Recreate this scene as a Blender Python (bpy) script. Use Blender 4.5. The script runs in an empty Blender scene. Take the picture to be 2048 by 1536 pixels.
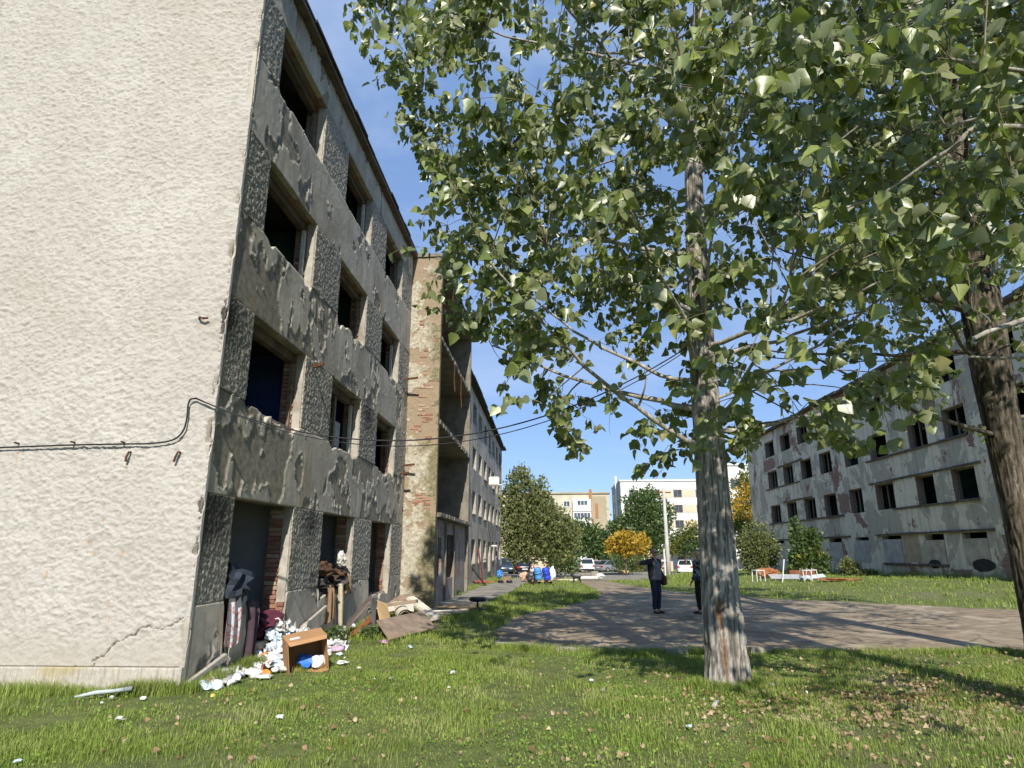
import bpy, bmesh, math, random
import numpy as np
from mathutils import Vector, Matrix

random.seed(7)
RNG = np.random.default_rng(11)
SC = bpy.context.scene
COL = SC.collection
rad = math.radians

# ------------------------------------------------------------------ camera
FPX = 1271.7
CAM = np.array([0.0, 0.0, 1.7])
def cam_axes(pitch, yaw, roll):
    fw = np.array([-math.sin(yaw)*math.cos(pitch), math.cos(yaw)*math.cos(pitch), math.sin(pitch)])
    r = np.cross(fw, [0, 0, 1]); r /= np.linalg.norm(r); u = np.cross(r, fw)
    c, s = math.cos(roll), math.sin(roll)
    return np.array([c*r+s*u, -s*r+c*u, fw])
CM = cam_axes(rad(14.73), rad(3.169), rad(-0.118))
cam_data = bpy.data.cameras.new('camera')
cam_data.sensor_width = 36.0
cam_data.lens = FPX/2048*36.0
cam_data.clip_start = 0.05
cam_data.clip_end = 3000
cam = bpy.data.objects.new('camera', cam_data)
COL.objects.link(cam)
cam.matrix_world = Matrix(((CM[0][0], CM[1][0], -CM[2][0], 0), (CM[0][1], CM[1][1], -CM[2][1], 0),
                           (CM[0][2], CM[1][2], -CM[2][2], 1.7), (0, 0, 0, 1)))
SC.camera = cam

# ------------------------------------------------------------------ sky, sun, exposure
SUN_EL, SUN_AZ = rad(36), rad(7.0)        # sun behind the camera, a little to the right
world = bpy.data.worlds.new('World'); SC.world = world
world.use_nodes = True
wn = world.node_tree; wn.nodes.clear()
sky = wn.nodes.new('ShaderNodeTexSky'); sky.sky_type = 'NISHITA'; sky.sun_disc = False
sky.sun_elevation = SUN_EL; sky.sun_rotation = math.pi - SUN_AZ
sky.altitude = 2500; sky.air_density = 1.0; sky.dust_density = 0.0; sky.ozone_density = 2.0
bg = wn.nodes.new('ShaderNodeBackground'); bg.inputs[1].default_value = 0.15
wo = wn.nodes.new('ShaderNodeOutputWorld')
tc = wn.nodes.new('ShaderNodeTexCoord')
mp = wn.nodes.new('ShaderNodeMapping'); mp.inputs['Scale'].default_value = (1.2, 1.2, 3.2)
nz = wn.nodes.new('ShaderNodeTexNoise'); nz.inputs['Scale'].default_value = 1.9; nz.inputs['Detail'].default_value = 7; nz.inputs['Roughness'].default_value = 0.6; nz.inputs['Distortion'].default_value = 0.4
rmp = wn.nodes.new('ShaderNodeValToRGB'); rmp.color_ramp.elements[0].position = 0.48; rmp.color_ramp.elements[1].position = 0.85
rmp.color_ramp.elements[1].color = (0.6, 0.6, 0.6, 1)
mx = wn.nodes.new('ShaderNodeMix'); mx.data_type = 'RGBA'; mx.inputs[7].default_value = (3.2, 3.7, 4.6, 1)
wn.links.new(tc.outputs['Generated'], mp.inputs['Vector']); wn.links.new(mp.outputs[0], nz.inputs['Vector'])
wn.links.new(nz.outputs[0], rmp.inputs[0]); wn.links.new(rmp.outputs[0], mx.inputs[0])
hz = wn.nodes.new('ShaderNodeMix'); hz.data_type = 'RGBA'; hz.inputs[0].default_value = 0.72; hz.inputs[7].default_value = (1.12, 1.86, 3.45, 1)   # thin even high haze over the whole sky
wn.links.new(sky.outputs[0], hz.inputs[6]); wn.links.new(hz.outputs[2], mx.inputs[6]); wn.links.new(mx.outputs[2], bg.inputs[0]); wn.links.new(bg.outputs[0], wo.inputs[0])

sd = bpy.data.lights.new('sun', 'SUN'); sd.energy = 4.2; sd.angle = rad(0.53); sd.color = (1.0, 0.945, 0.86)
sun = bpy.data.objects.new('sun', sd); COL.objects.link(sun)
to_sun = Vector((math.sin(SUN_AZ)*math.cos(SUN_EL), -math.cos(SUN_AZ)*math.cos(SUN_EL), math.sin(SUN_EL)))
sun.rotation_euler = to_sun.to_track_quat('Z', 'Y').to_euler()
sun.location = (0, -20, 30)
SC.view_settings.view_transform = 'Standard'; SC.view_settings.look = 'None'
SC.view_settings.exposure = 0.6; SC.view_settings.gamma = 1.0
SC.view_settings.use_curve_mapping = False
SC.render.engine = 'CYCLES'
SC.cycles.max_bounces = 6; SC.cycles.diffuse_bounces = 4; SC.cycles.glossy_bounces = 2; SC.cycles.transmission_bounces = 3
SC.cycles.transparent_max_bounces = 6
SC.cycles.use_denoising = True

# ------------------------------------------------------------------ helpers
def proj(P):
    P = np.atleast_2d(np.asarray(P, float)) - CAM
    d = P @ CM.T
    w = np.maximum(d[:, 2], 1e-3)
    return np.stack([1024+FPX*d[:, 0]/w, 768-FPX*d[:, 1]/w, d[:, 2]], 1)
def ray(x, y):
    d = CM.T @ np.array([(x-1024)/FPX, -(y-768)/FPX, 1.0]); return d/np.linalg.norm(d)
def sstep(a, b, x):
    t = np.clip((np.asarray(x, float)-a)/(b-a), 0, 1); return t*t*(3-2*t)
def tz(x, y):
    """height of the ground: level in front, falling gently away, the right-hand lawn a little raised"""
    x = np.asarray(x, float); y = np.asarray(y, float)
    z = -0.016*np.clip(y-30, 0, 200)
    z = z + 0.42*sstep(7.5, 17, x)*sstep(21, 30, y)*(1-sstep(60, 75, y))
    return z
def gnd(x, y, dz=0.0):
    d = ray(x, y); z = 0.0
    for i in range(30):
        t = (z+dz-CAM[2])/d[2]; p = CAM+d*t; z = z*0.5+0.5*float(tz(p[0], p[1]))
    return p
def atY(x, y, Y): d = ray(x, y); return CAM+d*Y/d[1]
def atX(x, y, X): d = ray(x, y); return CAM+d*X/d[0]

_lat = {}
def vnoise(u, v, seed=0):
    if seed not in _lat: _lat[seed] = np.random.default_rng(1000+seed).random((256, 256))
    L = _lat[seed]
    u = np.asarray(u, float); v = np.asarray(v, float)
    iu = np.floor(u).astype(int); iv = np.floor(v).astype(int)
    fu = u-iu; fv = v-iv
    fu = fu*fu*(3-2*fu); fv = fv*fv*(3-2*fv)
    a = L[iu % 256, iv % 256]; b = L[(iu+1) % 256, iv % 256]; c = L[iu % 256, (iv+1) % 256]; d = L[(iu+1) % 256, (iv+1) % 256]
    return (a*(1-fu)+b*fu)*(1-fv)+(c*(1-fu)+d*fu)*fv
def fbm(u, v, sc, oc=4, seed=0, rough=0.5):
    r = 0; amp = 1; tot = 0
    for i in range(oc):
        r = r+amp*vnoise(u*sc+17.3*i, v*sc+5.1*i, seed+i); tot += amp; amp *= rough; sc *= 2.03
    return r/tot

def tag(o, label=None, cat=None, group=None, kind=None):
    if label: o['label'] = label
    if cat: o['category'] = cat
    if group: o['group'] = group
    if kind: o['kind'] = kind
    return o
def empty(name, loc=(0, 0, 0), rz=0.0, label=None, cat=None, group=None, rot=None):
    o = bpy.data.objects.new(name, None); COL.objects.link(o)
    o.empty_display_size = 0.2
    o.location = loc; o.rotation_euler = rot if rot else (0, 0, rz)
    return tag(o, label, cat, group)
def link(name, me, mat=None, parent=None, world=False, smooth=False):
    if mat is not None and len(me.materials) == 0: me.materials.append(mat)
    o = bpy.data.objects.new(name, me); COL.objects.link(o)
    if smooth: me.polygons.foreach_set('use_smooth', [True]*len(me.polygons))
    if parent is not None:
        o.parent = parent
        if world:
            p = parent; off = Vector((0, 0, 0))
            while p is not None: off += Vector(p.location); p = p.parent
            o.location = -off
    return o
def np_mesh(name, verts, faces, attrs=None, smooth=False):
    """faces: array (n,3) or (n,4)"""
    verts = np.ascontiguousarray(verts, dtype=np.float32); faces = np.ascontiguousarray(faces, dtype=np.int32)
    me = bpy.data.meshes.new(name)
    n, k = faces.shape
    me.vertices.add(len(verts)); me.vertices.foreach_set('co', verts.ravel())
    me.loops.add(n*k); me.loops.foreach_set('vertex_index', faces.ravel())
    me.polygons.add(n); me.polygons.foreach_set('loop_start', np.arange(0, n*k, k, dtype=np.int32))
    if smooth: me.polygons.foreach_set('use_smooth', np.ones(n, dtype=bool))
    me.update(calc_edges=True)
    for an, av in (attrs or {}).items():
        a = me.attributes.new(an, 'FLOAT', 'POINT'); a.data.foreach_set('value', np.ascontiguousarray(av, dtype=np.float32))
    return me

class MB:
    """collects boxes, tubes and loose faces into ONE mesh"""
    def __init__(s): s.v = []; s.f = []
    def add(s, vs, fs):
        o = len(s.v); s.v += [tuple(map(float, p)) for p in vs]; s.f += [tuple(i+o for i in f) for f in fs]; return s
    def box(s, x0, x1, y0, y1, z0, z1, M=None):
        vs = [(x, y, z) for z in (z0, z1) for y in (y0, y1) for x in (x0, x1)]
        if M is not None: vs = [tuple(M @ Vector(p)) for p in vs]
        return s.add(vs, [(0, 2, 3, 1), (4, 5, 7, 6), (0, 1, 5, 4), (2, 6, 7, 3), (0, 4, 6, 2), (1, 3, 7, 5)])
    def bar(s, a, b, w, h=None, up=(0, 0, 1)):
        a = Vector(a); b = Vector(b); d = (b-a); L = d.length; d.normalize()
        u = Vector(up)
        if abs(d.dot(u)) > 0.95: u = Vector((1, 0, 0))
        sx = d.cross(u).normalized(); sz = sx.cross(d)
        h = h or w
        M = Matrix((( sx.x, d.x, sz.x, a.x), (sx.y, d.y, sz.y, a.y), (sx.z, d.z, sz.z, a.z), (0, 0, 0, 1)))
        return s.box(-w/2, w/2, 0, L, -h/2, h/2, M)
    def tube(s, pts, rs, n=8, cap=True):
        pts = [Vector(p) for p in pts]
        if not hasattr(rs, '__len__'): rs = [rs]*len(pts)
        base = len(s.v); prev = None
        for i, p in enumerate(pts):
            d = (pts[min(i+1, len(pts)-1)]-pts[max(i-1, 0)]).normalized()
            if prev is None:
                u = Vector((0, 0, 1)) if abs(d.z) < 0.9 else Vector((1, 0, 0))
                sx = d.cross(u).normalized()
            else:
                sx = (prev-d*prev.dot(d)).normalized()
            prev = sx; sy = d.cross(sx)
            for k in range(n):
                a = 2*math.pi*k/n
                s.v.append(tuple(p+(sx*math.cos(a)+sy*math.sin(a))*rs[i]))
        for i in range(len(pts)-1):
            for k in range(n):
                a = base+i*n+k; b = base+i*n+(k+1) % n
                s.f.append((a, b, b+n, a+n))
        if cap:
            s.f.append(tuple(base+k for k in range(n))[::-1]); s.f.append(tuple(base+(len(pts)-1)*n+k for k in range(n)))
        return s
    def lathe(s, prof, n=16, c=(0, 0, 0)):
        base = len(s.v)
        for r, z in prof:
            for k in range(n):
                a = 2*math.pi*k/n; s.v.append((c[0]+r*math.cos(a), c[1]+r*math.sin(a), c[2]+z))
        for i in range(len(prof)-1):
            for k in range(n):
                a = base+i*n+k; b = base+i*n+(k+1) % n
                s.f.append((a, b, b+n, a+n))
        s.f.append(tuple(base+k for k in range(n))[::-1]); s.f.append(tuple(base+(len(prof)-1)*n+k for k in range(n)))
        return s
    def prism(s, poly, z0, z1, axis='z'):
        n = len(poly)
        def P(a, b, c): return {'z': (a, b, c), 'y': (a, c, b), 'x': (c, a, b)}[axis]
        vs = [P(a, b, z0) for a, b in poly]+[P(a, b, z1) for a, b in poly]
        fs = [tuple(range(n))[::-1], tuple(range(n, 2*n))]+[(i, (i+1) % n, (i+1) % n+n, i+n) for i in range(n)]
        return s.add(vs, fs)
    def build(s, name, mat, parent=None, world=False, smooth=False, bevel=0):
        me = bpy.data.meshes.new(name)
        me.from_pydata(s.v, [], s.f)
        if bevel:
            bm = bmesh.new(); bm.from_mesh(me)
            bmesh.ops.remove_doubles(bm, verts=bm.verts, dist=1e-5)
            bmesh.ops.bevel(bm, geom=bm.edges[:], offset=bevel, segments=2, affect='EDGES', clamp_overlap=True)
            bm.to_mesh(me); bm.free()
        else: me.update()
        return link(name, me, mat, parent, world, smooth)

def copy_tree(o, parent=None):
    c = o.copy(); COL.objects.link(c); c.parent = parent
    for ch in list(o.children): copy_tree(ch, c)
    return c

# ------------------------------------------------------------------ material helper
class NT:
    def __init__(s, name):
        s.m = bpy.data.materials.new(name); s.m.use_nodes = True; s.t = s.m.node_tree; s.t.nodes.clear()
        s.out = s.t.nodes.new('ShaderNodeOutputMaterial')
        g = s.t.nodes.new('ShaderNodeNewGeometry'); s.pos = g.outputs['Position']
        s._obj = None
    def n(s, t): return s.t.nodes.new(t)
    def set(s, sock, v):
        if isinstance(v, bpy.types.NodeSocket): s.t.links.new(v, sock)
        elif hasattr(v, '__len__') and len(v) == 3 and sock.type == 'RGBA': sock.default_value = (*v, 1)
        else: sock.default_value = v
    def mapping(s, vec=None, scale=(1, 1, 1), loc=(0, 0, 0)):
        m = s.n('ShaderNodeMapping'); s.set(m.inputs['Vector'], vec or s.pos); m.inputs['Scale'].default_value = scale; m.inputs['Location'].default_value = loc
        return m.outputs[0]
    def obj(s):
        if s._obj is None: s._obj = s.n('ShaderNodeTexCoord').outputs['Object']
        return s._obj
    def noise(s, scale, detail=4, rough=0.55, dist=0.0, vec=None):
        m = s.n('ShaderNodeTexNoise'); s.set(m.inputs['Vector'], vec or s.pos)
        m.inputs['Scale'].default_value = scale; m.inputs['Detail'].default_value = detail; m.inputs['Roughness'].default_value = rough; m.inputs['Distortion'].default_value = dist
        return m.outputs[0]
    def voro(s, scale, feature='F1', vec=None, out='Distance'):
        m = s.n('ShaderNodeTexVoronoi'); m.feature = feature; s.set(m.inputs['Vector'], vec or s.pos); m.inputs['Scale'].default_value = scale
        return m.outputs[out]
    def ramp(s, f, stops):
        m = s.n('ShaderNodeValToRGB'); s.set(m.inputs[0], f); e = m.color_ramp.elements
        while len(e) < len(stops): e.new(0.5)
        for i, (p, c) in enumerate(stops):
            e[i].position = p; e[i].color = (c, c, c, 1) if not hasattr(c, '__len__') else (*c, 1)
        return m.outputs[0]
    def mix(s, f, a, b, mode='MIX'):
        m = s.n('ShaderNodeMix'); m.data_type = 'RGBA'; m.blend_type = mode
        s.set(m.inputs[0], f); s.set(m.inputs[6], a); s.set(m.inputs[7], b); return m.outputs[2]
    def math(s, op, a, b=0.5, clamp=False):
        m = s.n('ShaderNodeMath'); m.operation = op; m.use_clamp = clamp; s.set(m.inputs[0], a); s.set(m.inputs[1], b); return m.outputs[0]
    def attr(s, name, out='Fac'):
        m = s.n('ShaderNodeAttribute'); m.attribute_name = name; return m.outputs[out]
    def rand(s):
        return s.n('ShaderNodeObjectInfo').outputs['Random']
    def sep(s, vec=None):
        m = s.n('ShaderNodeSeparateXYZ'); s.set(m.inputs[0], vec or s.pos); return m.outputs
    def bump(s, h, strength=0.5, dist=0.02, normal=None):
        m = s.n('ShaderNodeBump'); s.set(m.inputs['Height'], h); m.inputs['Strength'].default_value = strength; m.inputs['Distance'].default_value = dist
        if normal is not None: s.set(m.inputs['Normal'], normal)
        return m.outputs[0]
    def bsdf(s, color, rough=0.85, normal=None, metal=0.0, spec=0.3, **kw):
        b = s.n('ShaderNodeBsdfPrincipled'); s.set(b.inputs['Base Color'], color); s.set(b.inputs['Roughness'], rough)
        b.inputs['Metallic'].default_value = metal; b.inputs['Specular IOR Level'].default_value = spec
        if normal is not None: s.set(b.inputs['Normal'], normal)
        for k, v in kw.items(): s.set(b.inputs[k], v)
        s.last = b
        s.t.links.new(b.outputs[0], s.out.inputs[0]); return s.m

_simple = {}
def plain(name, col, rough=0.7, var=0.15, scale=6.0, metal=0.0, spec=0.3, bump=0.15):
    """single-colour material with soft mottling and grain"""
    if name in _simple: return _simple[name]
    t = NT(name)
    n1 = t.noise(scale, 5, 0.6, vec=t.obj()); n2 = t.noise(scale*9, 3, vec=t.obj())
    dark = tuple(c*(1-var*1.6) for c in col); lite = tuple(min(1, c*(1+var)) for c in col)
    c = t.ramp(n1, [(0.3, dark), (0.7, lite)])
    m = t.bsdf(c, rough, t.bump(t.mix(0.5, n1, n2), bump, 0.02), metal, spec)
    _simple[name] = m
    return m
# ------------------------------------------------------------------ materials of the setting
def m_ground():
    t = NT('ground_soil_grass')
    n1 = t.noise(0.5, 6, 0.6); n2 = t.noise(5, 6, 0.65); n3 = t.noise(45, 4, 0.7)
    g = t.ramp(n2, [(0.3, (0.10, 0.13, 0.03)), (0.55, (0.20, 0.245, 0.06)), (0.75, (0.29, 0.31, 0.10))])
    soil = t.ramp(n3, [(0.3, (0.16, 0.125, 0.08)), (0.7, (0.33, 0.27, 0.185))])
    bare = t.math('GREATER_THAN', t.math('ADD', n1, t.math('MULTIPLY', n2, 0.5)), 0.86)
    c = t.mix(t.ramp(t.math('ADD', n1, t.math('MULTIPLY', n2, 0.5)), [(0.80, 0.0), (0.92, 0.8)]), g, soil)
    n4 = t.noise(120, 4, 0.75); c = t.mix(t.ramp(n4, [(0.36, 0.85), (0.56, 0.0)]), c, (0.045, 0.05, 0.018)); c = t.mix(t.ramp(n3, [(0.55, 0.0), (0.7, 0.5)]), c, (0.34, 0.31, 0.16))
    return t.bsdf(c, 0.95, t.bump(t.mix(0.6, n3, n4), 0.9, 0.04))
def m_road():
    t = NT('old_asphalt')
    n1 = t.noise(0.35, 5, 0.6); n2 = t.noise(2.2, 7, 0.65, 0.5); n3 = t.noise(90, 3, 0.7)
    c = t.ramp(n2, [(0.3, (0.15, 0.114, 0.072)), (0.5, (0.265, 0.205, 0.135)), (0.72, (0.40, 0.318, 0.215))])
    c = t.mix(t.ramp(n1, [(0.45, 0), (0.65, 0.6)]), c, (0.36, 0.285, 0.19))
    c = t.mix(t.ramp(n3, [(0.4, 0), (0.75, 0.35)]), c, (0.10, 0.085, 0.065))
    pt = t.noise(0.8, 6, 0.7, 0.6, vec=t.mapping(loc=(7, 3, 0))); c = t.mix(t.ramp(pt, [(0.54, 0), (0.60, 0.7)]), c, (0.44, 0.36, 0.26)); c = t.mix(t.ramp(pt, [(0.36, 0.6), (0.42, 0)]), c, (0.085, 0.072, 0.055))
    cr = t.voro(0.4, 'DISTANCE_TO_EDGE', vec=t.mix(0.12, t.pos, t.n('ShaderNodeTexNoise').outputs[1], 'ADD'))
    crk = t.ramp(cr, [(0.004, 1.0), (0.016, 0.0)])
    c = t.mix(t.math('MULTIPLY', crk, t.ramp(n1, [(0.5, 0.0), (0.62, 0.7)])), c, (0.05, 0.04, 0.03))
    return t.bsdf(c, 0.9, t.bump(t.math('SUBTRACT', t.mix(0.4, n2, n3), crk), 0.55, 0.02), spec=0.2)
def m_concrete(name, col=(0.34, 0.31, 0.26), dirt=(0.12, 0.10, 0.07), sc=1.5):
    t = NT(name)
    n1 = t.noise(sc, 6, 0.65, 0.3); n2 = t.noise(40, 4, 0.7); 
    c = t.ramp(n1, [(0.25, dirt), (0.5, tuple(0.75*k for k in col)), (0.7, col)])
    c = t.mix(t.ramp(n2, [(0.45, 0), (0.75, 0.35)]), c, dirt)
    return t.bsdf(c, 0.92, t.bump(t.mix(0.5, n1, n2), 0.5, 0.015), spec=0.2)
def m_stucco():
    t = NT('white_trowelled_stucco')
    n1 = t.noise(0.7, 5, 0.6); n2 = t.noise(60, 5, 0.65); n3 = t.noise(5, 5, 0.6)
    h = t.attr('relief')
    c = t.ramp(n1, [(0.3, (0.40, 0.37, 0.325)), (0.7, (0.475, 0.445, 0.40))])
    c = t.mix(t.ramp(h, [(0.2, 0.6), (0.5, 0.0)]), c, (0.31, 0.28, 0.245))  # recesses of the relief tinted darker, crevice shade put into the colour
    c = t.mix(t.ramp(n2, [(0.35, 0.30), (0.6, 0)]), c, (0.31, 0.29, 0.26))
    zz = t.sep()[2]
    low = t.ramp(t.math('MULTIPLY', t.math('ADD', zz, t.math('MULTIPLY', n3, 0.9)), 0.5), [(0.30, 0.75), (0.62, 0.0)])
    c = t.mix(low, c, (0.37, 0.335, 0.265))
    st = t.noise(1.0, 5, 0.6, vec=t.mapping(scale=(7, 7, 0.55)))
    c = t.mix(t.ramp(st, [(0.62, 0), (0.78, 0.35)]), c, (0.40, 0.34, 0.26))
    pat = t.noise(0.45, 6, 0.6, 0.8, vec=t.mapping(loc=(2, 0, 5))); c = t.mix(t.ramp(pat, [(0.50, 0), (0.66, 0.35)]), c, (0.36, 0.325, 0.27))
    c = t.mix(t.attr('stain'), c, (0.40, 0.22, 0.08))
    c = t.mix(t.attr('crack'), c, (0.10, 0.08, 0.06))
    return t.bsdf(c, 0.9, t.bump(t.mix(0.25, n2, t.noise(170, 3)), 0.6, 0.010), spec=0.25)
def m_plaster():
    t = NT('weathered_grey_plaster')
    n1 = t.noise(0.9, 6, 0.65, 0.6); n2 = t.noise(9, 6, 0.65); n3 = t.noise(70, 4, 0.7)
    st = t.noise(1.0, 6, 0.6, vec=t.mapping(scale=(9, 9, 0.7)))
    c = t.ramp(n1, [(0.28, (0.25, 0.223, 0.178)), (0.5, (0.40, 0.363, 0.295)), (0.7, (0.53, 0.485, 0.40))])
    c = t.mix(t.ramp(st, [(0.5, 0), (0.72, 0.6)]), c, (0.19, 0.17, 0.135))
    c = t.mix(t.ramp(n2, [(0.55, 0), (0.75, 0.5)]), c, (0.44, 0.42, 0.37))
    pe = t.attr('peel'); lip = t.attr('lip')
    und = t.ramp(n2, [(0.3, (0.15, 0.132, 0.10)), (0.6, (0.28, 0.25, 0.195))])
    c = t.mix(pe, c, und)
    c = t.mix(t.math('MULTIPLY', lip, 0.75), c, (0.58, 0.54, 0.46))
    ru = t.noise(0.55, 3, 0.5, vec=t.mapping(scale=(1.6, 1.6, 0.5), loc=(0, 3.3, 0)))
    c = t.mix(t.ramp(ru, [(0.64, 0), (0.74, 0.6)]), c, (0.34, 0.225, 0.10))
    return t.bsdf(c, 0.92, t.bump(t.mix(0.5, n2, n3), 0.55, 0.02), spec=0.2)
def m_roughcast():
    t = NT('dark_roughcast')
    n1 = t.noise(0.8, 5, 0.6); n2 = t.noise(26, 6, 0.7, 0.6); n3 = t.noise(90, 3, 0.7)
    c = t.ramp(n2, [(0.33, (0.14, 0.125, 0.10)), (0.52, (0.33, 0.30, 0.245)), (0.62, (0.60, 0.56, 0.47))])
    c = t.mix(t.ramp(n1, [(0.4, 0.0), (0.65, 0.55)]), c, (0.25, 0.235, 0.20))
    c = t.mix(t.ramp(t.noise(1.3, 5, 0.7), [(0.60, 0), (0.70, 0.8)]), c, (0.03, 0.03, 0.028))
    c = t.mix(t.ramp(t.noise(5, 5, 0.7, 0.5, vec=t.mapping(loc=(4, 0, 1))), [(0.64, 0), (0.72, 0.5)]), c, (0.28, 0.19, 0.07))
    for sp, r0, r1 in (((-4.6, 8.75, 2.25), 0.15, 0.75), ((-4.6, 16.0, 5.1), 0.1, 0.8), ((-4.6, 8.6, 5.0), 0.1, 0.7), ((-4.6, 12.4, 2.2), 0.05, 0.6)):   # soot from fires
        dn = t.n('ShaderNodeVectorMath'); dn.operation = 'DISTANCE'; t.set(dn.inputs[0], t.pos); dn.inputs[1].default_value = sp
        c = t.mix(t.ramp(t.math('ADD', dn.outputs['Value'], t.math('MULTIPLY', t.math('SUBTRACT', n1, 0.5), 1.2)), [(r0, 0.85), (r1, 0.0)]), c, (0.022, 0.021, 0.02))
    return t.bsdf(c, 0.95, t.bump(t.mix(0.35, n2, n3), 0.8, 0.025), spec=0.15)
def m_brickwall(name='crumbling_brickwork', plasterness=0.5, tint=(0.36, 0.32, 0.25)):
    t = NT(name)
    sx = t.sep()
    cb = t.n('ShaderNodeCombineXYZ'); t.set(cb.inputs[0], t.math('ADD', sx[0], sx[1])); t.set(cb.inputs[1], sx[2])
    br = t.n('ShaderNodeTexBrick'); t.set(br.inputs['Vector'], cb.outputs[0]); br.inputs['Scale'].default_value = 1.0
    br.inputs['Brick Width'].default_value = 0.25; br.inputs['Row Height'].default_value = 0.076; br.inputs['Mortar Size'].default_value = 0.008
    t.set(br.inputs['Color1'], (0.23, 0.11, 0.075)); t.set(br.inputs['Color2'], (0.31, 0.18, 0.125)); t.set(br.inputs['Mortar'], (0.30, 0.27, 0.22))
    n1 = t.noise(1.6, 6, 0.65, 0.5); n2 = t.noise(22, 5, 0.7)
    pl = t.ramp(n2, [(0.3, tuple(0.6*k for k in tint)), (0.7, tint)])
    f = t.ramp(t.math('ADD', n1, t.math('MULTIPLY', n2, 0.25)), [(plasterness+0.10, 1.0), (plasterness+0.16, 0.0)])
    c = t.mix(f, br.outputs[0], pl)
    return t.bsdf(c, 0.93, t.bump(t.mix(0.5, br.outputs['Fac'], n2), 0.6, 0.015), spec=0.2)
def m_tower():
    t = NT('moss_shadow_tower_render')
    n1 = t.noise(1.1, 6, 0.65, 0.5); n2 = t.noise(12, 6, 0.7, 0.4); n3 = t.noise(60, 4, 0.7)
    c = t.ramp(n2, [(0.3, (0.20, 0.172, 0.115)), (0.5, (0.40, 0.362, 0.275)), (0.7, (0.56, 0.53, 0.445))])
    xx = t.sep()[0]
    g = t.ramp(t.math('ADD', t.math('MULTIPLY', t.math('ADD', xx, 4.62), 0.62), t.math('MULTIPLY', t.math('SUBTRACT', n1, 0.5), 1.1)), [(0.28, 0), (0.48, 0.85)])
    moss_shadow = t.ramp(n2, [(0.3, (0.075, 0.065, 0.028)), (0.7, (0.27, 0.23, 0.12))])
    c = t.mix(g, c, moss_shadow)  # right side darker: mossy growth and dirt, plus tree shadow put into the colour
    c = t.mix(t.attr('peel'), c, t.ramp(n3, [(0.35, (0.22, 0.15, 0.09)), (0.65, (0.36, 0.30, 0.21))]))
    return t.bsdf(c, 0.93, t.bump(t.mix(0.5, n2, n3), 0.7, 0.03), spec=0.15)
def m_wing(name, a, b, und, brickp=0.66):
    t = NT(name)
    n1 = t.noise(0.5, 6, 0.65, 0.6); n2 = t.noise(3.0, 6, 0.7, 0.3); st = t.noise(1.0, 6, 0.6, vec=t.mapping(scale=(4, 4, 0.35)))
    c = t.ramp(n2, [(0.3, a), (0.7, b)])
    pl = t.ramp(n1, [(0.50, 0), (0.515, 1)])
    c = t.mix(t.math('MULTIPLY', pl, 0.85), c, und)
    c = t.mix(t.ramp(st, [(0.48, 0), (0.75, 0.75)]), c, tuple(0.4*k for k in a))
    sx = t.sep(); cb = t.n('ShaderNodeCombineXYZ'); t.set(cb.inputs[0], sx[1]); t.set(cb.inputs[1], sx[2])
    br = t.n('ShaderNodeTexBrick'); t.set(br.inputs['Vector'], cb.outputs[0]); br.inputs['Scale'].default_value = 1
    br.inputs['Brick Width'].default_value = 0.25; br.inputs['Row Height'].default_value = 0.076; br.inputs['Mortar Size'].default_value = 0.01
    t.set(br.inputs['Color1'], (0.22, 0.085, 0.055)); t.set(br.inputs['Color2'], (0.31, 0.13, 0.085)); t.set(br.inputs['Mortar'], (0.30, 0.27, 0.23))
    bf = t.ramp(t.noise(0.42, 6, 0.7, 0.3, vec=t.mapping(loc=(3, 9, 2))), [(brickp-0.08, 0), (brickp-0.06, 1)])
    c = t.mix(bf, c, br.outputs[0])
    return t.bsdf(c, 0.93, t.bump(t.math('SUBTRACT', n2, t.math('MULTIPLY', pl, 0.5)), 0.6, 0.03), spec=0.2)

M_ground = m_ground(); M_road = m_road(); M_path = m_concrete('worn_concrete_path', (0.36, 0.325, 0.265))
M_stucco = m_stucco(); M_plaster = m_plaster(); M_rough = m_roughcast(); M_jamb = m_brickwall('reveal_brickwork', 0.52, (0.27, 0.245, 0.205)); M_tower = m_tower()
M_wing = m_wing('streaked_grey_render', (0.38, 0.35, 0.30), (0.58, 0.54, 0.47), (0.32, 0.29, 0.245), 0.74)
M_rb = m_wing('peeling_pale_render', (0.62, 0.54, 0.41), (0.76, 0.66, 0.50), (0.40, 0.35, 0.27), 0.66)
M_slab = m_concrete('balcony_concrete', (0.28, 0.25, 0.195), (0.11, 0.095, 0.065), 2.2)
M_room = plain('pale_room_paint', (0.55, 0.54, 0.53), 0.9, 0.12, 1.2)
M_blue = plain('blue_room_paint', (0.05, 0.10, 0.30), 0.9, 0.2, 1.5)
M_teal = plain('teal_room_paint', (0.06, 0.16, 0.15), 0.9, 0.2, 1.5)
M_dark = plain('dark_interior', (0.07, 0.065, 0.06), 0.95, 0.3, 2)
M_eave = plain('old_eave_boards', (0.13, 0.10, 0.075), 0.9, 0.3, 3)
M_felt = plain('black_roofing_felt', (0.035, 0.032, 0.03), 0.9, 0.3, 4)
M_rust = plain('rusty_iron', (0.11, 0.045, 0.025), 0.85, 0.35, 20)
M_cable = plain('black_cable', (0.018, 0.018, 0.02), 0.55, 0.1, 10)
M_frame = plain('old_window_timber', (0.20, 0.15, 0.11), 0.85, 0.3, 12)
M_whitew = plain('chipped_white_paint', (0.62, 0.61, 0.58), 0.6, 0.18, 9)

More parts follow.
